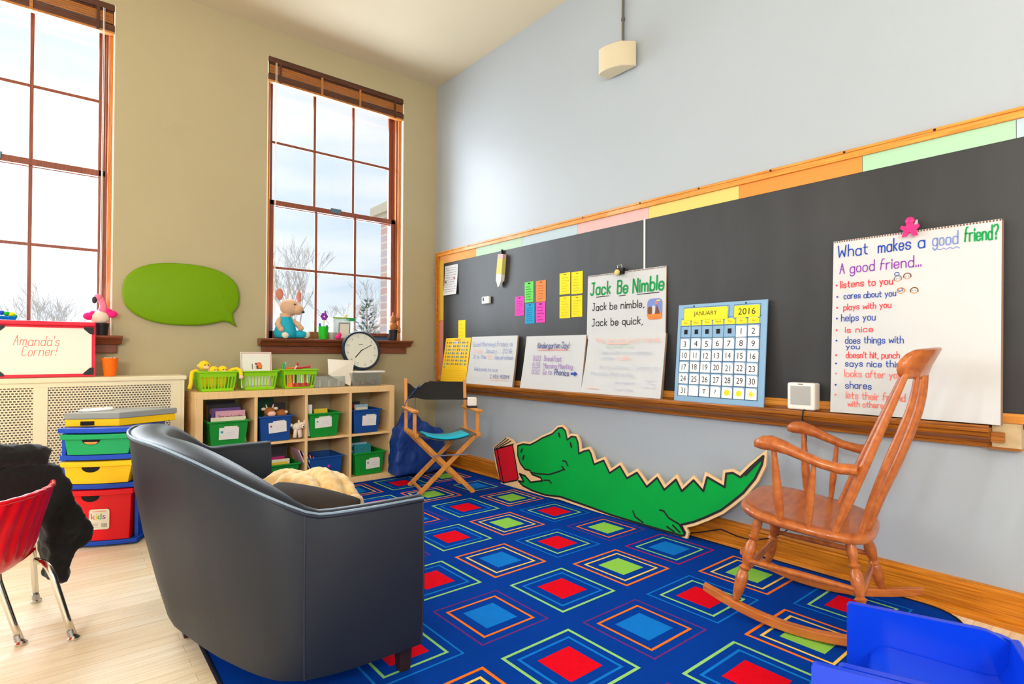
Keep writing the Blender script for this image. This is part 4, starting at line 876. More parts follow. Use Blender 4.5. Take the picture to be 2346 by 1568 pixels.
# toy cow peeking from the blue bin
t = thing('plush_cow', 'pink muzzled brown toy cow peeking over the red square bin', 'soft toy', (-1.7, -.36, .55))
g = G(); g.ell((-1.7, -.36, .63), (.042, .04, .036), 'plush_brown', n=12); g.ell((-1.7, -.33, .55), (.05, .05, .07), 'plush_brown', n=12); g.build('head', t, world=True, smooth=180)
g = G(); g.ell((-1.695, -.395, .618), (.032, .022, .022), 'monkey_face', n=12); g.build('muzzle', t, world=True, smooth=180)
for s in (-1, 1):
    g = G(); g.ell((-1.7+s*.045, -.36, .655), (.018, .008, .012), 'plush_cream', n=8); g.tube([(-1.7+s*.02, -.36, .66), (-1.7+s*.028, -.36, .69)], [.007, .003], 'plush_cream', 8); g.build('ear_and_horn', t, world=True, smooth=180)
t = thing('plush_animal', 'dark brown plush animal beside the toy cow in the red square bin', 'soft toy', (-1.61, -.34, .52))
g = G(); g.ell((-1.61, -.34, .61), (.05, .045, .035), 'plush_brown', n=12); g.ell((-1.62, -.31, .54), (.05, .05, .06), 'book_dark', n=12); g.ell((-1.58, -.37, .625), (.014, .014, .012), 'plush_cream', n=8); g.build('body', t, world=True, smooth=180)

# ------------------------------------------------------------------ on top of the shelf
TOP = .803
def basket(lab, xa, xb, h, yf=-.40, depth=.26):
    cx = (xa+xb)/2; t = thing('slatted_basket', lab, 'basket', (cx, yf+depth/2, TOP), 0, 'lime green slatted baskets')
    hw, hd = (xb-xa)/2-.008, depth/2-.008; k = .83
    def P(i, j, z): s = k+(1-k)*z/h; return V(i*hw*s, j*hd*s, z)
    cor = [(-1, -1), (1, -1), (1, 1), (-1, 1)]
    def band(za, zb, nm, th=.0045):
        g = G(); rr = []
        for z, ins in ((za, 0), (zb, 0), (zb, th), (za, th)): rr.append([P(i, j, z)-V(i*ins, j*ins, 0) for i, j in cor])
        g.loft(rr, 'lime', closed=True); return g.build(nm, t, bevel=.001)
    band(.002, .022, 'lower_band'); band(h*.72, h, 'upper_band')
    g = G(); g.loft([[P(i, j, z)-V(i*.002, j*.002, 0) for i, j in cor] for z in (.002, .006)], 'lime'); g.build('floor_plate', t)
    g = G()
    rr = [[V(i*hw, j*hd, h-.012) for i, j in cor], [V(i*(hw+.010), j*(hd+.010), h-.008) for i, j in cor], [V(i*(hw+.010), j*(hd+.010), h) for i, j in cor], [V(i*hw, j*hd, h) for i, j in cor]]
    g.loft(rr, 'lime', closed=True); g.build('rim', t, bevel=.003)
    g = G()
    for a, b, n_ in ((0, 1, 10), (1, 2, 10), (2, 3, 10), (3, 0, 10)):
        for q in range(n_+1):
            f = q/n_; i0, j0 = cor[a]; i1, j1 = cor[b]; i, j = i0+(i1-i0)*f, j0+(j1-j0)*f
            lo, hi = P(i, j, .02), P(i, j, h*.74); nrm = V(0, -1, 0) if a in (0, 2) else V(1, 0, 0)
            g.bar(lo*.985+V(0, 0, lo.z*.015), hi*.985+V(0, 0, hi.z*.015), .0075, .003, 'lime', nrm)
    g.build('slats', t)
    return t
BH = .146
basket('lime slatted basket holding yellow plush monkeys, at the radiator end', -2.192, -1.931, BH)
basket('middle lime slatted basket with the framed sign standing in it', -1.904, -1.643, BH)
basket('lime slatted basket full of red and white markers next to the clear bin', -1.618, -1.338, BH+.006)
# plush monkeys
def monkey(lab, x, y, z, r, arms):
    t = thing('plush_monkey', lab, 'soft toy', (x, y, TOP+.012), 0, 'yellow plush monkeys')
    g = G(); g.ell((x, y+.02, TOP+.075), (r*1.0, r*.9, .062), 'monkey_yellow', n=12); g.build('body', t, world=True, smooth=180)
    g = G(); g.ell((x, y, z), (r, r*.9, r*.95), 'monkey_yellow', n=14)
    for s in (-1, 1): g.ell((x+s*r*.95, y+.005, z), (r*.25, r*.15, r*.3), 'monkey_face', n=8)
    h = g.build('head', t, world=True, smooth=180)
    g = G(); g.ell((x+.008, y-r*.75, z-r*.35), (r*.55, r*.35, r*.4), 'monkey_face', n=12); g.build('muzzle', h, world=True, smooth=180)
    g = G()
    for s in (-1, 1): g.ell((x+.01+s*r*.28, y-r*.9, z+r*.12), r*.11, 'black_plastic', n=8)
    g.build('eyes', h, world=True)
    for P_, hand in arms:
        g = G(); g.tube(P_, .0135, 'monkey_yellow', 10); a = g.build('arm', t, world=True, smooth=180)
        if hand: g = G(); g.ell(P_[-1], .016, 'monkey_face', n=10); g.build('hand', a, world=True, smooth=180)
monkey('largest yellow plush monkey, one arm hanging down to the shelf top', -2.135, -.28, .99, .038, [([(-2.16, -.28, .93), (-2.19, -.29, .955), (-2.215, -.3, .945), (-2.222, -.31, .9), (-2.224, -.31, .86), (-2.235, -.32, .825)], False)])
monkey('middle yellow plush monkey with white eyes low in the basket', -2.078, -.31, .955, .033, [([(-2.07, -.28, .9), (-2.04, -.25, .92), (-2.03, -.22, .9)], False)])
monkey('yellow plush monkey with its arm over the middle basket rim', -2.018, -.30, .955, .034, [([(-1.99, -.3, .93), (-1.955, -.31, .958), (-1.925, -.33, .965), (-1.912, -.36, .95), (-1.9185, -.41, .93), (-1.9185, -.42, .905)], True)])
g = G(); g.ell((-1.917, -.22, .829), (.02, .016, .026), 'orange_dull', n=10); tag(g.build('toy_ball', smooth=180), 'small dull orange toy on the shelf top between the first two baskets', 'toy')
# framed sign
t = thing('framed_sign', 'white framed sign card with a small picture standing in the middle basket', 'sign', (-1.78, -.29, .83))
fr = (V(-1.892, -.30, .93), V(1, 0, 0), V(0, .12, 1).normalized(), V(0, -1, .12).normalized())
g = G(); g.prism(rect(0, -.11, .222, .16), fr, -.008, 0, 'paper_bright'); g.build('backing_card', t, world=True, bevel=.001)
g = G(); line(g, [(.008, -.1), (.214, -.1), (.214, .152), (.008, .152)], fr, .0045, 'strip_rose', closed=True, rnd=False, d=.001); g.build('pink_border', t, world=True)
g = G(); disc(g, (.13, .062), .02, fr, 'ink_salmon'); g.flat(rect(.105, .03, .15, .055), fr, .001, 'ink_brown'); disc(g, (.138, .05), .016, fr, 'ink_orange', .0012); disc(g, (.108, .07), .008, fr, 'ink_brown', .0012); g.flat(rect(.078, .03, .084, .07), fr, .001, 'ink_grey'); g.flat(rect(.09, .03, .11, .05), fr, .0013, 'plush_cream'); g.build('picture', t, world=True)
# markers in the third basket
for k, (m, lab, x, y, a, z) in enumerate((('book_red', 'red marker lying uppermost across the basket rim', -1.43, -.30, 8, .965), ('book_sky', 'pale blue marker poking out near the sign', -1.585, -.3, 70, .95), ('card_orange', 'orange marker lying at the sign side of the basket', -1.55, -.28, 5, .958), ('book_white', 'white marker tip up in the middle of the basket', -1.49, -.28, 60, .95), ('cup_green', 'green marker at the basket corner nearest the sign', -1.60, -.33, 80, .945), ('book_red', 'short red marker just behind the uppermost red marker', -1.45, -.25, 3, .962))):
    t = thing('marker', lab, 'marker', (x, y, z), 0, 'markers in the basket')
    d = V(math.cos(R(a)), 0, math.sin(R(a))); g = G(); g.tube([d*-.055, d*.035], .0075, m, 10); g.build('barrel', t, smooth=40)
    g = G(); g.tube([d*.035, d*.06], .0082, m if k != 3 else 'book_red', 10); g.build('cap', t, smooth=40)
for k in range(12):
    x = -1.585+.0175*k; m = ('card_orange', 'card_orange', 'book_red', 'book_white', 'book_dark', 'book_white', 'book_sky', 'book_white', 'book_white', 'book_red', 'book_white', 'book_sky')[k]
    t = thing('marker', ('first', 'second', 'third', 'fourth', 'fifth', 'sixth', 'seventh', 'eighth', 'ninth', 'tenth', 'eleventh', 'last')[k]+' upright marker from the sign end behind the slats of the marker basket', 'marker', (x*.86-1.478*.14, -.372, TOP+.013), 0, 'upright markers behind the basket slats')
    g = G(); g.tube([(0, 0, 0), (0, 0, .1)], .0065, m, 8); g.build('barrel', t, smooth=40); g = G(); g.tube([(0, 0, 0.0), (0, -.001, .03)], .0072, 'book_red' if k > 2 else 'card_orange', 8); g.build('cap', t, smooth=40)
# clear bins and loose sheets
t = thing('clear_bin', 'clear plastic bin of grey paper slips beside the marker basket', 'bin', (-1.24, -.29, TOP))
g = G(); lo, hi = (-1.365, -.38, TOP+.001), (-1.112, -.2, TOP+.09); 
for a, b in (((lo[0], lo[1], lo[2]), (hi[0], lo[1]+.003, hi[2])), ((lo[0], hi[1]-.003, lo[2]), (hi[0], hi[1], hi[2])), ((lo[0], lo[1]+.003, lo[2]), (lo[0]+.003, hi[1]-.003, hi[2])), ((hi[0]-.003, lo[1]+.003, lo[2]), (hi[0], hi[1]-.003, hi[2])), ((lo[0], lo[1], lo[2]), (hi[0], hi[1], lo[2]+.003))): g.box(a, b, 'clear_plastic')
g.build('tub', t, world=True)
g = G()
for k in range(9): x = -1.352+.026*k; g.box((x, -.37, TOP+.006), (x+.018, -.21, TOP+.068-.01*(k % 3)), ('tray_grey', 'paper_warm', 'cardboard')[k % 3])
tag(g.build('paper_slips'), 'grey paper slips filed inside the clear bin', 'paper slips', kind='stuff')
t = None; fr = (V(-1.105, -.39, TOP+.002), V(.96, .1, 0).normalized(), V(-.0, .35, .93).normalized(), V(0, -1, .3).normalized())
g = G(); g.prism([(-.05, .0), (.06, .0), (.145, .235), (-.1, .235)], fr, -.001, .001, 'paper_warm')
g = G(); A = [V(-1.232, -.33, .905), V(-1.055, -.36, .806), V(-.972, -.25, 1.018), V(-1.196, -.22, 1.032)]
g.add(A+[p+V(0, .002, 0) for p in A], [(0, 1, 2, 3), (7, 6, 5, 4), (0, 4, 5, 1), (1, 5, 6, 2), (2, 6, 7, 3), (3, 7, 4, 0)], 'paper_warm')
tag(g.build('loose_sheet'), 'white sheet of paper propped aslant between the clear bin and the clock', 'paper sheet')
t = thing('clear_tub', 'clear tub with a white lid and pink odds inside, under the clock', 'tub', (-.9, -.28, TOP))
g = G(); rr = [[V(x, y, z) for x, y in ((a, -.37), (b, -.37), (b, -.2), (a, -.2))] for a, b, z in ((-1.03, -.785, TOP+.001), (-1.045, -.77, .915), (-1.042, -.773, .915), (-1.027, -.788, TOP+.004))]
g.loft(rr, 'clear_plastic'); g.build('tub_body', t, world=True)
g = G(); g.box((-1.01, -.378, .915), (-.745, -.19, .93), 'white_plastic'); g.build('lid', t, world=True, bevel=.004)
g = G()
for k in range(12): g.ell((-.99+.016*k, -.33+.05*random.random(), TOP+.018+.012*(k % 2)), (.016, .014, .012), ('strip_rose', 'tray_grey', 'book_pink', 'cardboard')[k % 4], n=8, k=6)
tag(g.build('craft_odds', smooth=180), 'pink and grey craft odds inside the clear tub', 'craft scraps', kind='stuff')
# clock leaning on the sill
t = thing('clock', 'round dark rimmed clock leaning against the window sill', 'clock', (-.88, -.2, .932))
o = V(-.886, -.20, 1.105); v = V(0, .26, 1).normalized(); n = V(0, -1, .26).normalized(); fr = (o, V(1, 0, 0), v, n)
g = G(); RR = .178; prof = [(RR-.006, -.03), (RR, -.02), (RR, .006), (RR-.008, .014), (RR-.02, .012), (RR-.022, .0)]
rings = [[o+(V(1, 0, 0)*math.cos(2*math.pi*j/48)+v*math.sin(2*math.pi*j/48))*r_+n*h for j in range(48)] for r_, h in prof]; g.loft(rings, 'clock_rim', caps=False); g.build('rim', t, world=True, smooth=50)
g = G(); g.prism([(.158*math.cos(2*math.pi*j/48), .158*math.sin(2*math.pi*j/48)) for j in range(48)], fr, -.03, .001, 'clock_face')
for h in range(1, 13): a = R(90-30*h+9); printed(g, str(h), fr, .128*math.cos(a), .128*math.sin(a), .02, 'ink_grey', .002)
g.flat(rect(-.02, .052, .02, .058), fr, .002, 'ink_grey'); g.build('dial', t, world=True)
for nm, p, w in (('minute_hand', (.1, .05), .005), ('hour_hand', (-.062, -.062), .008)):
    g = G(); line(g, [(-p[0]*.12, -p[1]*.12), p], fr, w, 'ink_black', .004 if w < .006 else .003); g.build(nm, t, world=True)
# ------------------------------------------------------------------ window sill things
SZ = 1.2
def paws(g, pts, r, m):
    for p in pts: g.ell(p, r, m, n=10)
# plush mouse-pig in blue overalls
X = -1.49
t = thing('plush_piglet', 'beige plush animal in turquoise overalls sitting on the window sill', 'soft toy', (X, -.06, SZ))
g = G(); g.lathe([(.0, 0), (.085, .01), (.092, .05), (.078, .1), (.06, .15), (.045, .185), (.0, .19)], (X, -.05, SZ+.001), 'overalls', 16); g.build('overalls', t, world=True, smooth=180)
g = G(); g.ell((X+.035, -.055, SZ+.262), (.082, .075, .072), 'plush_beige', n=16); g.ell((X+.085, -.09, SZ+.245), (.05, .05, .045), 'plush_beige', n=12); g.lathe([(.05, .16), (.045, .21)], (X, -.05, SZ), 'plush_beige', 12); h = g.build('head', t, world=True, smooth=180)
g = G(); g.ell((X+.118, -.12, SZ+.225), (.016, .012, .012), 'book_dark', n=8); g.ell((X+.05, -.125, SZ+.285), .007, 'black_plastic', n=8); g.build('nose_and_eye', h, world=True)
for dx, rx, tz in ((-.045, .03, .37), (.112, .02, .36)):
    g = G(); g.ell((X+dx, -.04, SZ+tz), (rx, .014, .05), 'plush_ear', n=12); g.build('ear', h, world=True, smooth=180)
for p0, p1, p2 in (((X-.05, -.06, SZ+.16), (X-.075, -.09, SZ+.12), (X-.055, -.12, SZ+.075)), ((X+.055, -.06, SZ+.15), (X+.09, -.08, SZ+.12), (X+.11, -.1, SZ+.09))):
    g = G(); g.tube([p0, p1, p2], [.022, .024, .022], 'plush_beige', 10); g.ell(p2, .024, 'plush_beige', n=10); g.build('arm', t, world=True, smooth=180)
for a, b, s in (((X-.03, -.08, SZ+.035), (X-.02, -.115, SZ+.034), .034), ((X+.06, -.07, SZ+.035), (X+.155, -.1, SZ+.036), .032)):
    g = G(); g.tube([a, ((a[0]+b[0])/2, (a[1]+b[1])/2, a[2]+.005), b], [.034, .033, .028], 'overalls', 10); l = g.build('leg', t, world=True, smooth=180)
    g = G(); g.ell(b, (s, s*.8, s*.98), 'plush_cream', n=12); g.build('foot', l, world=True, smooth=180)
# green cup with a purple flower
t = thing('flower_cup', 'tall bright green cup with a purple flower pen on the window sill', 'cup', (-1.172, -.05, SZ))
g = G(); g.lathe([(.0, .001), (.034, .001), (.046, .112), (.043, .112), (.033, .008), (0, .008)], (-1.172, -.05, SZ), 'cup_green', 20); g.build('cup', t, world=True, smooth=50)
g = G(); g.tube([(-1.17, -.05, SZ+.03), (-1.165, -.05, SZ+.18)], .006, 'plush_cream', 8); g.build('flower_stem', t, world=True)
g = G()
for k in range(6): a = k*math.pi/3; g.ell((-1.165+.02*math.cos(a), -.055, SZ+.2+.02*math.sin(a)), (.014, .006, .014), 'purple', n=8, k=6)
g.ell((-1.165, -.06, SZ+.2), .006, 'plush_cream', n=8); g.ell((-1.155, -.05, SZ+.235), (.008, .006, .018), 'purple', n=8); g.build('blossom', t, world=True, smooth=180)
g = G(); g.tube([(-1.195, -.05, SZ+.05), (-1.205, -.055, SZ+.14)], .01, 'cart_blue', 8); g.tube([(-1.145, -.04, SZ+.05), (-1.135, -.04, SZ+.125)], .009, 'calendar_line', 8); g.build('pens', t, world=True, smooth=60)
# small white frame, clear case with green lid, pink toy, dark box
t = thing('clear_case', 'small clear case with a green lid standing behind the clock on the sill', 'case', (-1.0, .0, SZ))
g = G()
for a, b in (((-1.08, -.03, SZ+.001), (-1.07, .05, SZ+.19)), ((-.885, -.03, SZ+.001), (-.875, .05, SZ+.19)), ((-1.07, .045, SZ+.001), (-.885, .05, SZ+.19)), ((-1.07, -.03, SZ+.17), (-.885, .045, SZ+.175))): g.box(a, b, 'clear_plastic')
g.build('case_body', t, world=True)
g = G(); g.box((-1.075, -.03, SZ+.19), (-.88, .05, SZ+.2), 'bubble_green'); g.box((-.93, -.03, SZ+.17), (-.87, .03, SZ+.198), 'cart_green'); g.ell((-.95, 0, SZ+.215), (.016, .014, .02), 'plush_cream', n=10); g.build('lid', t, world=True, bevel=.003)
t = thing('photo_frame', 'small grey photo frame standing in front of the clear case', 'picture frame', (-.985, -.06, SZ))
g = G(); g.obox((-.985, -.055, SZ+.078), (.054, .006, .076), 'tray_grey', (V(1, 0, 0), V(0, 1, .12), V(0, -.12, 1))); g.build('frame', t, world=True, bevel=.003)
g = G(); g.obox((-.985, -.0625, SZ+.078), (.042, .001, .062), 'paper_warm', (V(1, 0, 0), V(0, 1, .12), V(0, -.12, 1))); g.build('photo', t, world=True)
g = G(); g.ell((-1.055, -.09, SZ+.02), (.026, .02, .019), 'hot_pink', n=12); g.ell((-1.04, -.095, SZ+.042), (.013, .012, .02), 'hot_pink', n=10); tag(g.build('pink_toy', smooth=180), 'tiny hot pink toy on the sill beside the clock', 'toy')
g = G(); g.box((-.78, -.02, SZ+.001), (-.53, .06, SZ+.03), 'calendar_line'); g.box((-.77, -.025, SZ+.03), (-.55, .055, SZ+.04), 'near_black'); tag(g.build('flat_box', bevel=.003), 'flat dark box lying on the sill between the clock and the brown plush', 'box')
def potted(t, X, m, pm='black_plastic', h=.1, y=-.06):
    g = G(); g.lathe([(0, .001), (.036, .001), (.045, h), (.04, h), (0, h-.01)], (X, y, SZ), pm, 18); g.build('pot', t, world=True, smooth=50)
X = -.508
t = thing('plush_horse', 'small brown plush animal perched in a black pot on the sill', 'soft toy', (X, -.06, SZ)); potted(t, X, None)
g = G(); g.ell((X+.005, -.06, SZ+.13), (.04, .035, .045), 'plush_brown', n=12); g.ell((X+.0, -.065, SZ+.205), (.026, .024, .036), 'plush_brown', n=12); g.ell((X+.035, -.08, SZ+.205), (.022, .018, .017), 'plush_brown', n=10); g.ell((X+.0, -.06, SZ+.25), (.008, .008, .018), 'plush_ear', n=8); g.ell((X+.04, -.06, SZ+.235), (.008, .006, .014), 'plush_ear', n=8)
g.tube([(X+.03, -.07, SZ+.14), (X+.05, -.09, SZ+.11), (X+.045, -.1, SZ+.08)], .014, 'plush_brown', 8); g.build('body', t, world=True, smooth=180)
g = G(); g.ell((X+.01, -.09, SZ+.215), .006, 'purple', n=8); g.ell((X+.055, -.085, SZ+.205), .005, 'black_plastic', n=8); g.build('eye', t, world=True)
X = -2.728
t = thing('plush_flamingo', 'pink plush flamingo with bright wings sitting in a black pot on the sill', 'soft toy', (X, -.06, SZ)); potted(t, X, None, h=.085)
g = G(); g.ell((X-.01, -.06, SZ+.125), (.055, .045, .05), 'plush_cream', n=14); g.build('body', t, world=True, smooth=180)
g = G(); g.tube([(X-.0, -.06, SZ+.15), (X+.01, -.065, SZ+.2), (X-.0, -.065, SZ+.24), (X-.02, -.07, SZ+.262)], [.03, .022, .02, .022], 'flamingo', 10); g.ell((X-.022, -.072, SZ+.262), (.026, .024, .024), 'flamingo', n=10); h = g.build('neck_and_head', t, world=True, smooth=180)
g = G(); g.ell((X-.042, -.085, SZ+.242), (.016, .014, .024), 'book_dark', n=8); g.build('beak', h, world=True, smooth=180)
for s, q in ((-.07, .13), (.055, .15)):
    g = G(); g.ell((X+s, -.07, SZ+q), (.034, .02, .026), 'hot_pink', n=10); g.ell((X+s*.7, -.07, SZ+q+.02), (.02, .018, .018), 'hot_pink', n=8); g.build('wing', t, world=True, smooth=180)
t = thing('toy_tray', 'blue toy tray heaped with yellow and green pieces on the sill behind the whiteboard', 'toy tray', (-3.26, -.05, SZ))
g = G(); g.loft([[V(x, y, z) for x, y in ((-3.38+i, -.09+i*.3), (-3.165-i, -.09+i*.3), (-3.165-i, .0-i*.3), (-3.38+i, .0-i*.3))] for i, z in ((.03, SZ+.001), (.02, SZ+.06), (0, SZ+.112))], 'rug_sky'); g.build('tray', t, world=True, bevel=.003)
g = G()
for x, z, m in ((-3.19, .125, 'card_yellow'), (-3.215, .13, 'cup_green'), (-3.24, .135, 'cart_blue'), (-3.27, .14, 'cart_blue'), (-3.3, .13, 'card_yellow'), (-3.18, .115, 'cup_green')): g.ell((x, -.05, SZ+z), (.02, .02, .016), m, n=8)
g.tube([(-3.25, -.05, SZ+.12), (-3.265, -.05, SZ+.17)], .01, 'cart_blue', 8); tag(g.build('toy_pieces', smooth=180), 'yellow, green and blue pieces heaped in the blue toy tray', 'toy pieces', kind='stuff')

# ------------------------------------------------------------------ whiteboard easel and cup on the radiator cover
t = thing('tabletop_whiteboard', 'red framed whiteboard with pale red handwriting standing on the radiator cover', 'whiteboard', (-3.01, -.19, RZ))
fr = (V(-3.262, -.215, RZ), V(1, 0, 0), V(0, .12, .992), V(0, -.992, .12))
g = G(); g.prism(rect(0, .003, .495, .345), fr, -.02, 0, 'board_red'); g.box((-3.262, -.2, RZ+.335), (-2.767, -.11, RZ+.362), 'board_red'); g.build('frame', t, world=True, bevel=.005)
g = G(); g.prism(rect(.0, .022, .475, .322), fr, .0, .004, 'marker_board'); g.build('writing_surface', t, world=True, bevel=.002)
for x, y, sx, sy in ((.478, .318, -1, -1), (.478, .026, -1, 1), (.0, .026, 1, 1), (.0, .318, 1, -1)):
    g = G(); g.prism([(x+sx*-.008, y+sy*-.012), (x+sx*.045, y+sy*-.012), (x+sx*.045, y+sy*.0), (x+sx*.012, y+sy*.034), (x+sx*-.008, y+sy*.034)] , fr, .0, .008, 'black_plastic'); g.build('corner_cap', t, world=True, bevel=.002)
g = G(); write(g, "Amanda's", fr, .085, .205, .062, .0034, 'ink_salmon', .22, d=.0048, slant=.25); write(g, 'Corner!', fr, .125, .14, .06, .0034, 'ink_salmon', .165, d=.0048, slant=.25); g.build('handwriting', t, world=True)
t = thing('orange_cup', 'orange plastic cup of small white and red beads beside the whiteboard', 'cup', (-2.687, -.2, RZ))
g = G(); g.lathe([(.0, .001), (.033, .001), (.046, .12), (.048, .124), (.043, .122), (.031, .008), (0, .008)], (-2.687, -.2, RZ), 'cup_orange', 22); g.build('cup', t, world=True, smooth=50)
g = G(); g.lathe([(.0, .1), (.04, .1), (.04, .108), (0, .112)], (-2.687, -.2, RZ), 'paper', 14)
for k in range(9): a = k*2.4; g.ell((-2.687+.027*math.cos(a), -.2+.027*math.sin(a), RZ+.117), .011, 'book_white' if k % 3 else 'book_red', n=8, k=6)
tag(g.build('beads', smooth=180), 'white and red beads filling the orange cup', 'beads', kind='stuff')

# ------------------------------------------------------------------ drawer cart
t = thing('drawer_cart', 'blue plastic drawer cart with green, yellow and red drawers', 'drawer unit', (-2.953, -.85, 0), math.atan2(-.456, .89))
Wc, D, Hc = .385, .39, .665
def bow(x, d=0.022): return -d*math.sin(math.pi*max(0, min(1, x/Wc)))
def bowed(x0, x1, z0, z1, y, depth, m, nm, tin=0.0, par=None, n=12, bev=.003):
    g = G(); rings = []
    for i in range(n+1):
        xb = x0+tin+(x1-x0-2*tin)*i/n; xt = x0+(x1-x0)*i/n
        rings.append([V(xb, y+bow(xb), z0), V(xt, y+bow(xt), z1), V(xt, y+depth, z1), V(xb, y+depth, z0)])
    g.loft(rings, m); return g.build(nm, par or t, bevel=bev)
g = G(); g.box((0, .02, .03), (.02, D, .63), 'cart_blue'); g.box((Wc-.02, .02, .03), (Wc, D, .63), 'cart_blue'); g.box((0, D-.01, .03), (Wc, D, .63), 'cart_blue'); g.build('side_panels', t, bevel=.002)
bowed(-.006, Wc+.006, .0105, .034, -.01, D, 'cart_blue', 'base'); bowed(-.006, Wc+.006, .636, .663, -.01, D, 'cart_blue', 'top_frame')
bowed(0.0, Wc, .484, .512, .0, D-.01, 'cart_blue', 'shelf_rail'); bowed(.0, Wc, .322, .35, .0, D-.01, 'cart_blue', 'shelf_rail')
for z0, z1, m, nm, in ((.516, .63, 'cart_green', 'drawer'), (.354, .478, 'cart_yellow', 'drawer'), (.036, .318, 'cart_red', 'drawer')):
    dr = bowed(.024, Wc-.024, z0, z1-.02, -.004, .34, m, nm, tin=.018 if z1-z0 < .2 else .01)
    bowed(.012, Wc-.012, z1-.028, z1, -.022, .03, m, 'drawer_lip', par=dr, bev=.004)
    xc = Wc/2-.028; hz = z1-.03; g = G(); ww, hh = .045, .03 if z1-z0 < .2 else .034; ff = (V(xc, -.0265, hz), V(1, 0, 0), V(0, 0, 1), V(0, -1, 0))
    ps = [(ww*math.cos(math.pi+math.pi*k/12), hh*math.sin(math.pi+math.pi*k/12)) for k in range(13)]
    g.prism(ps, ff, -.012, .0015, 'near_black'); g.build('handle_shade', dr)  # dark patch painted for the shade inside a handle; nothing is cut
    if m == 'cart_green': g = G(); g.flat([(p[0]*.75, p[1]*.5-.012) for p in ps], ff, .002, 'orange_dull'); g.build('handle_glimpse', dr)
    if m == 'cart_red':
        xl = .16; ff = (V(xl, bow(xl)-.0055, .1), V(1, 0, 0), V(0, 0, 1), V(0, -1, 0))
        g = G(); g.prism(rrect(0, 0, .1, .112, .012), ff, 0, .0035, 'paper_warm'); line(g, [(.02, .1), (.082, .101)], ff, .003, 'ink_salmon', .004)
        for ch, x, mm, wd in (('k', .021, 'ink_red', .02), ('i', .037, 'sun_yellow', .006), ('d', .052, 'ink_green', .02), ('s', .074, 'ink_purple', .016)): printed(g, ch, ff, x, .072 if ch != 's' else .068, .03 if ch != 's' else .02, mm, .004, wd)
        for k in range(7): g.flat(rect(.062+.004*k, .012, .064+.004*k, .034), ff, .004, 'ink_grey')
        for k in range(3): line(g, [(.014, .032-.009*k), (.045, .032-.009*k)], ff, .002, 'ink_grey', .004, rnd=False)
        g.build('product_label', dr)
# paper tray on the cart
t = thing('storage_tray', 'flat grey lidded box with a yellow base lying on the drawer cart', 'box', (-2.93, -.80, .664), R(-22))
g = G(); g.loft([[V(x, y, z) for x, y in ((0, 0), (.27, -.03), (.50, .20), (.18, .28))] for z in (.0, .042)], 'cart_yellow'); g.build('base', t, bevel=.004)
g = G(); g.loft([[V(x, y, z) for x, y in ((-.005, -.006), (.272, -.036), (.51, .20), (.18, .288))] for z in (.042, .078)], 'tray_grey'); g.build('lid', t, bevel=.005)
g = G(); g.box((.08, -.022, .008), (.145, -.008, .03), 'near_black'); g.build('handle_shade', t)  # dark block painting the shade of the tray's handle
g = G(); g.ell((-2.80, -.76, .748), (.08, .05, .012), 'white_cloth', n=14); g.ell((-2.75, -.75, .748), (.05, .04, .014), 'white_cloth', n=12); tag(soft(g.build('white_cloth'), .006, 3, .012, .03), 'crumpled white cloth on the grey lidded box', 'cloth')

# ------------------------------------------------------------------ red school chair with a black coat
t = thing('school_chair', 'red plastic school chair with ribbed back and bent chrome legs', 'chair', (-3.06, -1.9, 0))
fd = V(-.88, .47, 0).normalized(); la = V(.47, .88, 0).normalized()
base = V(-3.075, -2.12, 0)    # middle of the lower back edge
def shell(s, q, dd=0.0):
    """s across (-1..1), q along the profile from the back top to the front of the seat"""
    prof = [(-.055, .572, .19), (-.035, .51, .20), (-.012, .44, .205), (.0, .38, .20), (.012, .325, .185), (.045, .292, .185), (.11, .285, .195), (.2, .29, .20), (.28, .295, .195), (.32, .282, .185)]
    x = q*(len(prof)-1); i = min(int(x), len(prof)-2); f = x-i; d, z, w = [prof[i][k]*(1-f)+prof[i+1][k]*f for k in range(3)]
    wrap = .05*abs(s)**2.2 if i < 5 else 0
    up_ = .018*abs(s)**3 if i >= 4 else 0
    rib = .0
    if q < .4 and abs(s) < .95: rib = .004*math.cos(s*22)
    return base+fd*(d+wrap+dd+rib)+la*(w*s)+V(0, 0, z+up_-(dd*.0))
g = G(); NS, NQ = 48, 28; rings = []
for q in range(NQ+1):
    A = [shell(-1+2*k/NS, q/NQ) for k in range(NS+1)]
    th = [p+(fd*.008 if q/NQ < .45 else V(0, 0, .008)) for p in reversed(A)]
    rings.append(A+th)
g.loft(rings, 'chair_red'); g.build('seat_shell', t, world=True, smooth=60)
g = G(); A = [shell(-1+2*k/20, 0)+V(0, 0, .002)+fd*.004 for k in range(21)]; g.tube(A, .0095, 'chair_red', 8); g.build('top_roll', t, world=True, smooth=180)
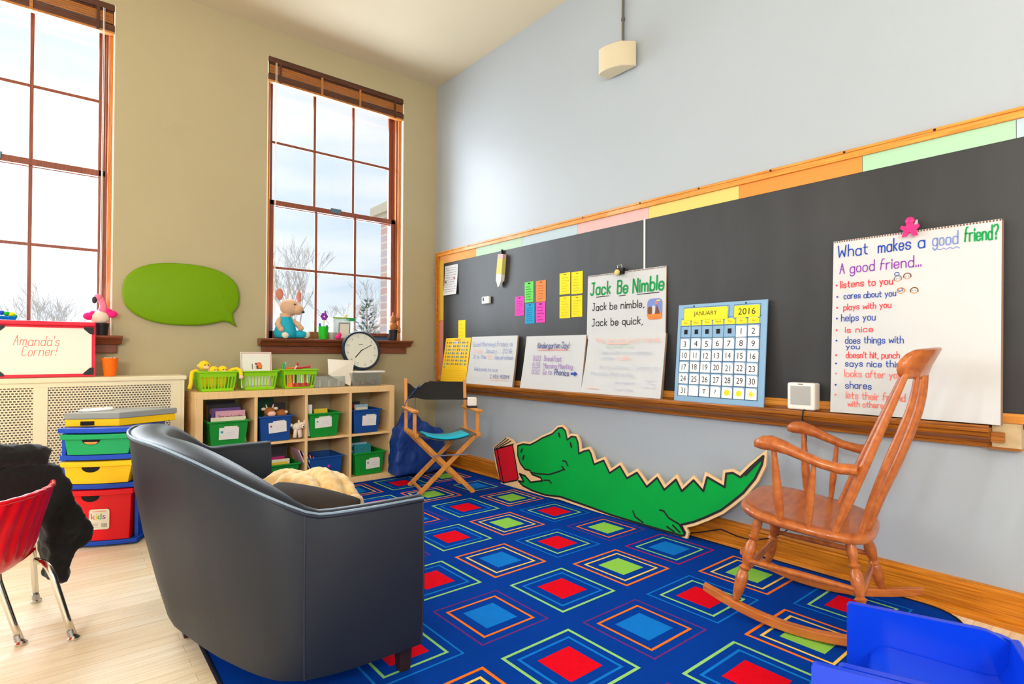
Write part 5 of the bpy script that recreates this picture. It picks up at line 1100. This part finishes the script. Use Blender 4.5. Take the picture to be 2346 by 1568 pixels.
for nm, f_, tp in (('b', V(-2.919, -2.136, 0), V(-2.992, -2.10, .285)), ('a', V(-3.072, -2.061, 0), V(-3.15, -2.025, .285)), ('c', V(-3.035, -1.632, 0), V(-3.05, -1.70, .285)), ('d', V(-3.21, -1.56, 0), V(-3.2, -1.65, .285))):
    c = (V(-3.09, -1.88, .285)-tp).normalized(); g = G(); top = tp+(tp-f_)*.0
    pts = [f_+V(0, 0, .012)]+[f_+(tp-f_)*s for s in (.3, .6, .85)]+[tp-(tp-f_)*.04+c*.012, tp+c*.035+V(0, 0, .004), tp+c*.1+V(0, 0, .004)]
    g.tube(pts, .0115, 'chrome', 12); lg = g.build('leg', t, world=True, smooth=180)
    g = G(); g.lathe([(.0, .0), (.019, .0), (.02, .008), (.012, .016), (0, .016)], f_, 'chrome', 16); g.lathe([(.0115, .012), (.0135, .012), (.0135, .04), (.0115, .04)], f_, 'steel', 12, (tp-f_)); g.build('glide', lg, world=True, smooth=40)
def puff(name, P, fr, th, m, lab, cat, vox=.012, disp=.03, size=.06):
    g = G(); g.prism(P, fr, -th/2, th/2, m); return tag(soft(g.build(name), vox, 8, disp, size, .6), lab, cat)
fx = V(.937, .35, 0).normalized(); fr = (V(-2.985, -1.80, 0), fx, V(0, 0, 1), V(.35, -.937, 0))
P = [(-.23, .635), (-.05, .64), (.0, .622), (.035, .56), (.06, .49), (.10, .40), (.132, .325), (.138, .28), (.10, .255), (.062, .235), (.052, .20), (.055, .15), (.035, .125), (.01, .125), (-.022, .165), (-.03, .3), (-.04, .36), (-.07, .42), (-.23, .44)]
puff('black_coat', [(x-.0, z) for x, z in P], fr, .11, 'coat_black', 'black coat draped over the back of the red school chair', 'coat', .011, .035, .06)
fr2 = (V(-2.99, -1.82, 0), fx, V(0, 0, 1), V(.35, -.937, 0))
g = G(); g.tube([V(-3.26, -1.92, .672), V(-3.16, -1.88, .68), V(-3.08, -1.85, .675), V(-3.015, -1.825, .665)], [.05, .055, .05, .045], 'coat_black', 14)
g.tube([V(-3.07, -1.84, .692), V(-3.01, -1.82, .665), V(-3.02, -1.84, .63)], [.03, .035, .02], 'coat_black', 10)
tag(soft(g.build('rolled_scarf'), .01, 4, .03, .05, .5), 'rolled black scarf lying on top of the black coat', 'scarf')

# ------------------------------------------------------------------ rocking chair
TH = R(12.5); OX, OY = -.51, -3.79
t = thing('rocking_chair', 'wooden spindle back rocking chair beside the alligator cut-out', 'chair', (OX, OY, .0095), TH)
K = .13
def sz(y, top=True): return .435+K*y-(0 if top else .035)
mr = 'maple_rocker'
# seat: rounded slab, tilted back
def outline(s, k=40):
    P = []
    for i in range(k):
        a = 2*math.pi*i/k; c, s_ = math.cos(a), math.sin(a); e = .62
        x = .285*math.copysign(abs(c)**e, c); y = -.022+.245*math.copysign(abs(s_)**e, s_)
        x *= (1.0+.06*(y/.25)); P.append((x*s, (y+.022)*s-.022))
    return P
g = G(); rings = []
for s, dz in ((.9, -.036), (.97, -.034), (1.0, -.022), (1.0, -.012), (.975, -.002), (.93, .001), (.7, -.006), (.3, -.011)):
    rings.append([V(x, y, sz(y)+dz) for x, y in outline(s)])
g.loft(rings, mr); g.build('seat', t, smooth=50)
def turned(a, b, prof, nm, par, m=mr, n=14):
    a, b = Vector(a), Vector(b); L = (b-a).length
    g = G(); g.lathe([(r_, h*L) for h, r_ in prof], a, m, n, (b-a)); return g.build(nm, par, smooth=40)
LEGP = [(0, .012), (.1, .02), (.22, .024), (.3, .022), (.34, .014), (.37, .023), (.4, .014), (.46, .02), (.56, .024), (.64, .021), (.69, .013), (.72, .022), (.75, .013), (.86, .019), (1, .017)]
tops = {(-1, 1): (-.185, .13), (1, 1): (.185, .13), (-1, -1): (-.185, -.19), (1, -1): (.185, -.19)}
rk = lambda y: .004+ (y+.04)**2/1.75
for (sx, sy), (tx_, ty_) in tops.items():
    fy = .205 if sy > 0 else -.255; foot = V(sx*.268, fy, rk(fy)+.036)
    turned(foot, V(tx_, ty_, sz(ty_)-.03), LEGP, 'leg', t)
    g = G(); g.lathe([(.03, 0), (.034, .006), (.034, .018), (.03, .024)], V(tx_, ty_, sz(ty_)-.058), mr, 16); 
for sx in (-1, 1):
    g = G(); rings = []
    for i in range(25):
        y = .335-.74*i/24; z = rk(y); w = .017; hh = .034 if 2 < i < 22 else .034-.004*(2-min(i, 24-i))
        rings.append([V(sx*.268-w, y, z), V(sx*.268+w, y, z), V(sx*.268+w, y, z+hh), V(sx*.268-w, y, z+hh)])
    g.loft(rings, 'maple_rail'); g.build('rocker', t, bevel=.004)
rod = [(0, .009), (.3, .012), (.5, .0135), (.7, .012), (1, .009)]
for y, h in ((.175, .19), (-.225, .17)):
    turned(V(-.24, y, h), V(.24, y, h), rod, 'stretcher', t)
for sx in (-1, 1): turned(V(sx*.235, .165, .235), V(sx*.235, -.225, .215), rod, 'stretcher', t)
# back posts, spindles and headrest
g = G(); rings = []
for i in range(33):
    x = -.256+.512*i/32; w = (x/.25)**2; e = max(.2, 1-max(0, (abs(x)-.21)/.048)**2.6) if abs(x) > .21 else 1.0
    e = math.sqrt(max(e, .05)); zb, zt = 1.0, 1.114-.012*w; zm = zb+(zt-zb)*.5
    yb, yt = -.412+.058*w, -.462+.078*w; th = .0165*(.75+.25*e)
    ring = []
    for (fz, ft) in ((-1, -.6), (-.8, -1), (-.2, -1.05), (.5, -1), (.9, -.75), (1, -.2), (1, .4), (.85, .9), (.4, 1.1), (-.3, 1.1), (-.85, .95), (-1, .5)):
        z = zm+(zt-zb)*.5*fz*e; q = (z-zb)/(zt-zb); y = yb+(yt-yb)*q**1.6 if q > 0 else yb
        ring.append(V(x, y+th*ft, z))
    rings.append(ring)
g.loft(rings, mr); g.build('headrest', t, smooth=60)
for sx in (-1, 1):
    a = V(sx*.24, -.145 if sx < 0 else -.1, sz(-.15)-.012); b = V(sx*.238, -.37 if sx < 0 else -.345, 1.02)
    g = G(); g.tube([a*(1-q)+b*q for q in (0, .2, .45, .75, 1)], [.0125, .0165, .0165, .0135, .0105], mr, 12); g.build('back_post', t, smooth=60)
SA = [(-.223, .415), (-.258, .536), (-.314, .704), (-.366, .851), (-.387, .934), (-.398, 1.012)]; SB = [(-.237, .416), (-.276, .528), (-.334, .682), (-.384, .835), (-.406, .931), (-.414, 1.012)]
for x in (-.16, -.096, -.032, .032, .096, .16):
    k = min(1, max(0, (.16-abs(x))/.064)); ex = .006 if abs(x) < .05 else 0
    P = []
    for i, ((ya, za), (yb, zb_)) in enumerate(zip(SA, SB)): P.append(V(x*(.9+.02*i), ya+(yb-ya)*k-ex, za+(zb_-za)*k))
    P[0].z -= .01; Q = []
    for i in range(len(P)-1):
        p0, p1, p2, p3 = P[max(i-1, 0)], P[i], P[i+1], P[min(i+2, len(P)-1)]
        for j in range(3):
            s_ = j/3; Q.append(.5*((2*p1)+(p2-p0)*s_+(2*p0-5*p1+4*p2-p3)*s_*s_+(3*p1-p0-3*p2+p3)*s_**3))
    Q.append(P[-1])
    rr = [.0075+.0055*math.sin(math.pi*min(1, .12+.8*i/(len(Q)-1))) for i in range(len(Q))]
    g = G(); g.tube(Q, rr, mr, 8); g.build('spindle', t, smooth=60)
# arms with their posts
for sx in (-1, 1):
    cl = [(.125, .728), (.10, .734), (.06, .735), (.01, .722), (-.05, .697), (-.11, .674), (-.17, .662), (-.225, .664)]
    g = G(); rings = []
    for i, (y, z) in enumerate(cl):
        w = (.012, .03, .034, .03, .025, .023, .024, .024)[i]; h = (.014, .027, .03, .026, .021, .019, .02, .021)[i]; x = sx*(.29-.018*max(0, (.05-y))/.25)
        if i: 
            pass
        rings.append([V(x+w*math.cos(a), y, z+h*math.sin(a)) for a in [2*math.pi*k/14 for k in range(14)]])
    g.loft(rings, mr); ar = g.build('armrest', t, smooth=60)
    turned(V(sx*.272, .035, sz(.035)-.01), V(sx*.285, .055, .712), [(0, .012), (.15, .017), (.4, .0185), (.7, .014), (1, .009)], 'arm_post', t)
    turned(V(sx*.268, -.062, sz(-.06)-.01), V(sx*.28, -.085, .668), [(0, .009), (.2, .012), (.45, .014), (.75, .011), (1, .008)], 'arm_spindle', t)

# ------------------------------------------------------------------ alligator cut-out
t = thing('alligator_cutout', 'big green wooden alligator cut-out reading a red book, leaning on the wall', 'wall decoration', (-.12, -2.3, .0095))
CO = V(-.125, -1.05, .0125); cv = V(.17, 0, 1).normalized(); fr = (CO, V(0, -1, 0), cv, V(0, -1, 0).cross(cv))
OUT = [(0.326, 0.33), (0.386, 0.351), (0.472, 0.356), (0.535, 0.387), (0.603, 0.426), (0.705, 0.469), (0.759, 0.518), (0.8, 0.527), (0.837, 0.508), (0.869, 0.444), (0.904, 0.473), (0.95, 0.475), (0.978, 0.439), (1.0, 0.362), (1.042, 0.384), (1.089, 0.4), (1.11, 0.382), (1.152, 0.309), (1.235, 0.349), (1.298, 0.274), (1.379, 0.333), (1.446, 0.265), (1.521, 0.315), (1.607, 0.24), (1.677, 0.309), (1.737, 0.246), (1.812, 0.322), (1.859, 0.261), (1.93, 0.339), (1.999, 0.288), (2.015, 0.372), (2.128, 0.335), (2.129, 0.411), (2.167, 0.422), (2.214, 0.405), (2.268, 0.47), (2.331, 0.539), (2.327, 0.493), (2.295, 0.411), (2.236, 0.324), (2.174, 0.261), (2.117, 0.206), (2.034, 0.151), (1.955, 0.104), (1.876, 0.069), (1.906, 0.041), (1.903, 0.024), (1.879, 0.014), (1.851, 0.017), (1.788, 0.016), (1.737, 0.015), (1.656, 0.015), (1.586, 0.015), (1.546, 0.015), (1.342, 0.018), (1.178, 0.028), (0.978, 0.036), (0.871, 0.04), (0.71, 0.022), (0.562, 0.026), (0.45, 0.042), (0.389, 0.059), (0.455, 0.064), (0.391, 0.116), (0.458, 0.112), (0.535, 0.075), (0.662, 0.109), (0.637, 0.128), (0.538, 0.136), (0.51, 0.161), (0.448, 0.161), (0.385, 0.197), (0.342, 0.253)]
i_arm = OUT.index((0.389, 0.059))
OUT = [(x, max(.007, y-.009) if y < .045 else y) for x, y in OUT]
wood = offset_poly(OUT[:i_arm-2], .022)
wood = [(x, max(y, 0.0)) for x, y in wood]+[(.45, .0), (.312, .0), (.176, .0), (.079, .128), (.007, .273), (.09, .33), (.172, .384), (.248, .369), (.294, .343)]
g = G(); g.prism(wood, fr, -.016, 0, 'croc_wood'); g.build('plywood_board', t, world=True)
g = G(); g.flat(OUT, fr, .0012, 'croc_green'); g.build('painted_body', t, world=True)
g = G(); line(g, OUT, fr, .013, 'paint_black', .0022, closed=True)
for L in [[(0.521, 0.148), (0.61, 0.153), (0.724, 0.167), (0.815, 0.202), (0.872, 0.23)], [(0.846, 0.248), (0.863, 0.238), (0.879, 0.227)], [(0.848, 0.288), (0.882, 0.289), (0.907, 0.26)], [(1.522, 0.072), (1.542, 0.041), (1.606, 0.02)], [(1.719, 0.121), (1.747, 0.122), (1.789, 0.088), (1.863, 0.069)], [(1.781, 0.036), (1.834, 0.018)], [(1.82, 0.054), (1.873, 0.024)], [(1.863, 0.068), (1.9, 0.029)], [(0.676, 0.116), (0.731, 0.125), (0.76, 0.109)], [(0.402, 0.118), (0.44, 0.083)], [(2.24, .42), (2.33, .53)]]:
    line(g, L, fr, .011, 'paint_black', .0022)
for a, b in (((0.773, 0.481), (0.787, 0.459)), ((0.905, 0.425), (0.919, 0.399)), ((0.386, 0.311), (0.377, 0.287)), ((0.417, 0.262), (0.41, 0.234))): line(g, [a, b], fr, .018, 'paint_black', .0022)
g.build('painted_outline', t, world=True)
g = G()
BR = [(0.066, 0.268), (0.26, 0.332), (0.385, 0.08), (0.374, 0.062), (0.21, 0.012)]; SPN = [(0.031, 0.263), (0.066, 0.268), (0.21, 0.012), (0.17, 0.018)]; PG = [(0.026, 0.27), (0.174, 0.374), (0.237, 0.36), (0.278, 0.337), (0.074, 0.271)]
g.flat(BR, fr, .0014, 'paint_red'); g.flat(SPN, fr, .0014, 'paint_red')
for P in (BR, SPN): line(g, P, fr, .011, 'paint_black', .0026, closed=True)
for L in ([(.03, .272), (.17, .372)], [(.06, .275), (.2, .366)], [(.1, .285), (.235, .358)], [(.08, .272), (.272, .337)]): line(g, L, fr, .009, 'paint_black', .0026)
g.build('painted_book', t, world=True)

# ------------------------------------------------------------------ folding director chair
er = V(.87, -.49, 0).normalized(); fw_ = V(-.49, -.87, 0).normalized(); C0 = V(-.56, -1.06, .0095)
t = thing('director_chair', 'folding wooden director chair with black canvas back in the corner', 'chair', tuple(C0))
def D3(x, y, z): return C0+er*(x+.22*(y-.19))+fw_*y+V(0, 0, z)
bc = 'beech_chair'
def stick(a, b, w, th, nm, upv=None, bev=.003): g = G(); g.bar(a, b, w, th, bc, upv or fw_); return g.build(nm, t, world=True, bevel=bev)
for y, nm in ((.19, 1), (-.13, 2)):
    g = G(); stick(D3(-.215, y, 0), D3(.225, y-.02, .44), .022, .034, 'leg', er.cross(fw_)); stick(D3(.215, y-.022, 0), D3(-.225, y-.022, .44), .022, .034, 'leg', er.cross(fw_))
stick(D3(-.19, .19, .035), D3(-.19, -.13, .035), .02, .02, 'foot_rail', V(0, 0, 1)); 
for s in (-1, 1):
    stick(D3(s*.235, .22, .452), D3(s*.235, -.17, .452), .03, .03, 'seat_rail', V(0, 0, 1))
    stick(D3(s*.24, .17, .465), D3(s*.24, .17, .625), .028, .022, 'arm_post'); stick(D3(s*.24, -.13, .44), D3(s*.24, -.155, .87 if s < 0 else .855), .026, .022, 'back_post')
    g = G(); g.bar(D3(s*.245, .22, .633), D3(s*.245, -.17, .633), .05, .02, bc, V(0, 0, 1)); g.build('armrest', t, world=True, bevel=.006)
g = G(); rings = []
for i in range(13):
    x = -.245+.49*i/12; sag = .045*math.sin(math.pi*i/12); pull = .075*math.exp(-((x+.15)/.05)**2)
    zt = .845-.004-pull*.8+(.0); zb = .69+.0*sag+.02*math.exp(-((x+.17)/.06)**2); y = -.15-sag*.8
    rings.append([D3(x, y, zb), D3(x, y-.01, (zt+zb)/2), D3(x, y, zt), D3(x, y+.006, zt), D3(x, y-.004, (zt+zb)/2), D3(x, y+.006, zb)])
g.loft(rings, 'canvas_black'); g.build('canvas_back', t, world=True, smooth=60)
g = G(); rings = []
for i in range(13):
    x = -.225+.45*i/12; s = .05*math.sin(math.pi*i/12); rings.append([D3(x, .2, .462-s), D3(x, -.16, .462-s), D3(x, -.16, .456-s), D3(x, .2, .456-s)])
g.loft(rings, 'canvas_under'); g.build('canvas_seat', t, world=True, smooth=50)
g = G(); g.bar(D3(-.12, .20, .295), D3(.16, .19, .302), .012, .008, 'steel', V(0, 0, 1)); g.build('stretcher_bar', t, world=True)
g = G(); rings = []
for i in range(13):
    x = -.165+.325*i/12; s = .05*math.sin(math.pi*(x+.225)/.45); rings.append([D3(x, .215, .468-s), D3(x, .02, .468-s), D3(x, .02, .486-s), D3(x, .215, .486-s)])
g.loft(rings, 'turquoise'); tag(g.build('seat_pad', bevel=.006, smooth=50), 'turquoise vinyl pad lying on the canvas seat of the folding chair', 'cushion')
t = thing('pencil_sharpener', 'small white box with a black foot on the folding chair armrest', 'gadget', tuple(D3(.245, .02, .644)))
g = G(); g.obox(D3(.245, .02, .69), (.036, .036, .034), 'white_plastic', (er, fw_, V(0, 0, 1))); g.build('body', t, world=True, bevel=.008)
g = G(); g.obox(D3(.245, .02, .65), (.04, .04, .007), 'black_plastic', (er, fw_, V(0, 0, 1))); g.build('foot', t, world=True, bevel=.002)
g = G(); g.bar(D3(.21, .02, .712), D3(.165, .025, .712), .012, .012, 'black_plastic'); g.build('handle', t, world=True)
# blue bag hanging behind the chair
t = thing('tote_bag', 'large blue nylon bag hanging behind the folding chair', 'bag', (-.58, -.5, .02))
g = G(); fr = (V(-.585, -.50, 0), V(1, 0, 0), V(0, 0, 1), V(0, -1, 0)); P = [(-.165, .045), (-.15, .22), (-.135, .35), (-.115, .43), (-.07, .46), (-.03, .56), (.03, .58), (.1, .5), (.2, .44), (.3, .4), (.35, .2), (.35, .04), (.1, .03)]
g.prism(P, fr, -.08, .08, 'navy_nylon'); soft(g.build('bag_body', t, world=True), .013, 10, .035, .08, .5)
g = G()
pts = [V(-.55, -.54, .55), V(-.58, -.62, .7), D3(-.125, -.2, .80), D3(-.13, -.17, .808), D3(-.15, -.15, .79), D3(-.235, -.125, .70), D3(-.275, -.13, .60), V(-.70, -.60, .46)]
for a, b in zip(pts[:-1], pts[1:]): g.bar(a, b, .004, .022, 'nylon_strap', V(-.49, -.87, .2))
g.build('strap', t, world=True)

# ------------------------------------------------------------------ blue cube chair in the near corner
ca = V(-.30, .954, 0); 
t = thing('cube_chair', 'glossy blue plastic cube chair with high side walls at the near edge', 'chair', (-1.2, -4.4, 0))
cd_, cp_ = V(.335, -.942, 0), V(.942, .335, 0); CC = V(-1.262, -4.222, 0); ZT = .396
def cf(p): return (CC+cp_*p, cd_, V(0, 0, 1), cp_)
def wallp(x0, x1, z0, z1, r0, r1):
    P = [(x0, z0), (x1, z0)]
    for i in range(9): a = R(90*i/8); P.append((x1-r1+r1*math.cos(a), z1-r1+r1*math.sin(a)))
    for i in range(5): a = R(90+90*i/4); P.append((x0+r0+r0*math.cos(a), z1-r0+r0*math.sin(a)))
    return P
g = G(); g.prism(wallp(0, .375, 0, ZT, .012, .085), cf(0), 0, .02, 'cube_blue'); g.prism(wallp(.02, .41, 0, ZT-.012, .012, .09), cf(0), .018, .036, 'cube_blue'); g.build('side_wall', t, world=True, bevel=.006, seg=3, smooth=40)
g = G(); g.prism(wallp(-.07, .375, 0, ZT+.002, .012, .085), cf(-.402), 0, .016, 'cube_blue'); g.prism(wallp(-.018, .375, 0, ZT-.003, .012, .085), cf(-.37), 0, .02, 'cube_blue'); g.build('side_wall', t, world=True, bevel=.006, seg=3, smooth=40)
g = G(); o, u, v, n = cf(0)
prof = [(.05, .0), (.05, .24), (.058, .278), (.075, .294), (.1, .3), (.30, .285), (.33, .29), (.345, .32), (.35, .39), (.37, .39), (.37, 0)]
g.loft([[o+u*x+v*z+n*p for x, z in prof] for p in (-.36, .002)], 'cube_blue'); g.build('seat_and_back', t, world=True, bevel=.006, seg=3, smooth=40)

# ------------------------------------------------------------------ outside the windows
g = G(); g.box((-40, .6, -2.1), (60, 80, -2.0), 'snowy_ground'); tag(g.build('ground_outside'), kind='structure')
def tree(lab, x, y, h, seed, spread=.5, lean=0):
    rnd = random.Random(seed); g = G(); lines = []
    def grow(p, d, L, r, dep):
        q = p+d*L; lines.append((p, q, r, r*.7))
        if dep == 0: return
        for k in range(2 if rnd.random() < .5 else 3):
            a = rnd.uniform(0, 6.28); nd = (d+V(math.cos(a), math.sin(a), rnd.uniform(-.2, .3))*spread*rnd.uniform(.6, 1.2)+V(0, 0, .12)).normalized()
            grow(p+d*L*rnd.uniform(.65, 1), nd, L*rnd.uniform(.6, .82), r*.62, dep-1)
    grow(V(x, y, -2), V(lean, 0, 1).normalized(), h*.36, .017*h**.75, 7)
    t = thing('bare_tree', lab, 'tree', (x, y, -2), group='bare trees outside')
    g = G(); [g.tube([a, b], [ra, rb], 'bark_hazed', 5) for a, b, ra, rb in lines[:1]]; g.build('trunk', t, world=True)
    g = G(); [g.tube([a, b], [max(ra, .0045), max(rb, .004)], 'bark_hazed', 3) for a, b, ra, rb in lines[1:]]; tag(g.build('branches', t, world=True), kind='stuff')
tree('bare winter tree behind the plush piglet, seen through the corner window', 3.0, 12, 6.0, 3, .45)
tree('slimmer bare tree at the frame side of the corner window', 1.6, 11, 5.6, 11, .5)
tree('low bare tree behind the flower cup, seen through the corner window', 4.4, 13, 5.0, 5, .6)
tree('bare spreading tree seen through the window behind the plush flamingo', -2.5, 10, 4.3, 21, .55)
t = thing('pine_tree', 'green pine tree beside the brick building outside the corner window', 'tree', (4.85, 12, -2))
g = G(); g.tube([(4.85, 12, -2), (4.85, 12, 2.5)], [.12, .02], 'bark_hazed', 6); g.build('trunk', t, world=True)
g = G(); rn = random.Random(4)
for k in range(420):
    q = k/420; z = -1.0+3.7*q; rad = 1.0*(1-q)**.7+.05; a = rn.uniform(0, 6.28); r_ = rad*rn.uniform(.4, 1)
    c = V(4.85+r_*math.cos(a), 12+r_*math.sin(a), z+rn.uniform(-.1, .1)); d = V(math.cos(a), math.sin(a), rn.uniform(.1, .7)).normalized()
    s = d.cross(V(0, 0, 1)).normalized()
    for j in range(5):
        e = (d+s*rn.uniform(-.6, .6)+V(0, 0, rn.uniform(-.3, .4))).normalized(); b = c+e*rn.uniform(.12, .24)
        g.add([c-s*.018, c+s*.018, b], [(0, 1, 2)], 'pine')
tag(g.build('needles', t, world=True), kind='stuff')
t = thing('brick_building', 'pale brick building wing with a pale eave at the edge of the corner window', 'building', (5.5, 6, -2))
g = G(); g.box((3.84, 2.5, -2), (8, 9, 4.75), 'brick_wall'); g.build('walls', t, world=True)
g = G(); g.box((3.62, 2.4, 4.72), (8.2, 9.22, 4.95), 'eave_far'); g.box((3.72, 2.4, 4.6), (8.1, 9.12, 4.74), 'eave_far')
P = [(3.62, 4.95), (5.8, 6.3), (8.2, 4.95)]; g.prism(P, (V(0, 9.22, 0), V(1, 0, 0), V(0, 0, 1), V(0, -1, 0)), 0, 6.8, 'eave_far'); g.build('roof', t, world=True)

# ------------------------------------------------------------------ added fill lamps on rods, out of view further back
for k, (x, y, lab) in enumerate(((-2.0, -6.0, 'nearest the chalkboard'), (-5.0, -5.6, 'over the open floor, nearer the windows'), (-2.0, -7.6, 'at the back by the chalkboard wall'), (-5.0, -7.4, 'over the open floor at the back'), (-5.6, -2.4, 'beside the windows, away from the chalkboard'))):
    t = thing('fill_lamp', 'added white bowl fill lamp '+lab, 'fill lamp', (x, y, 2.5), group='added fill lamps')
    g = G(); g.lathe([(.0, 0), (.12, .01), (.2, .06), (.23, .14), (.2, .2), (.09, .24), (0, .25)], (x, y, 2.45), 'fill_glass', 24); g.build('glass_bowl', t, world=True, smooth=60)
    g = G(); g.tube([(x, y, 2.69), (x, y, CEIL)], .012, 'conduit', 8); g.build('rod', t, world=True)
    d = bpy.data.lights.new('fill_light', 'POINT'); d.energy = FILL_POWER*(.3, 1.6, .3, 1.6, .3)[k]; d.shadow_soft_size = .26; d.color = (1.0, .965, .92)
    o = bpy.data.objects.new('fill_light', d); COL.objects.link(o); o.location = (0, 0, -.33); o.parent = t
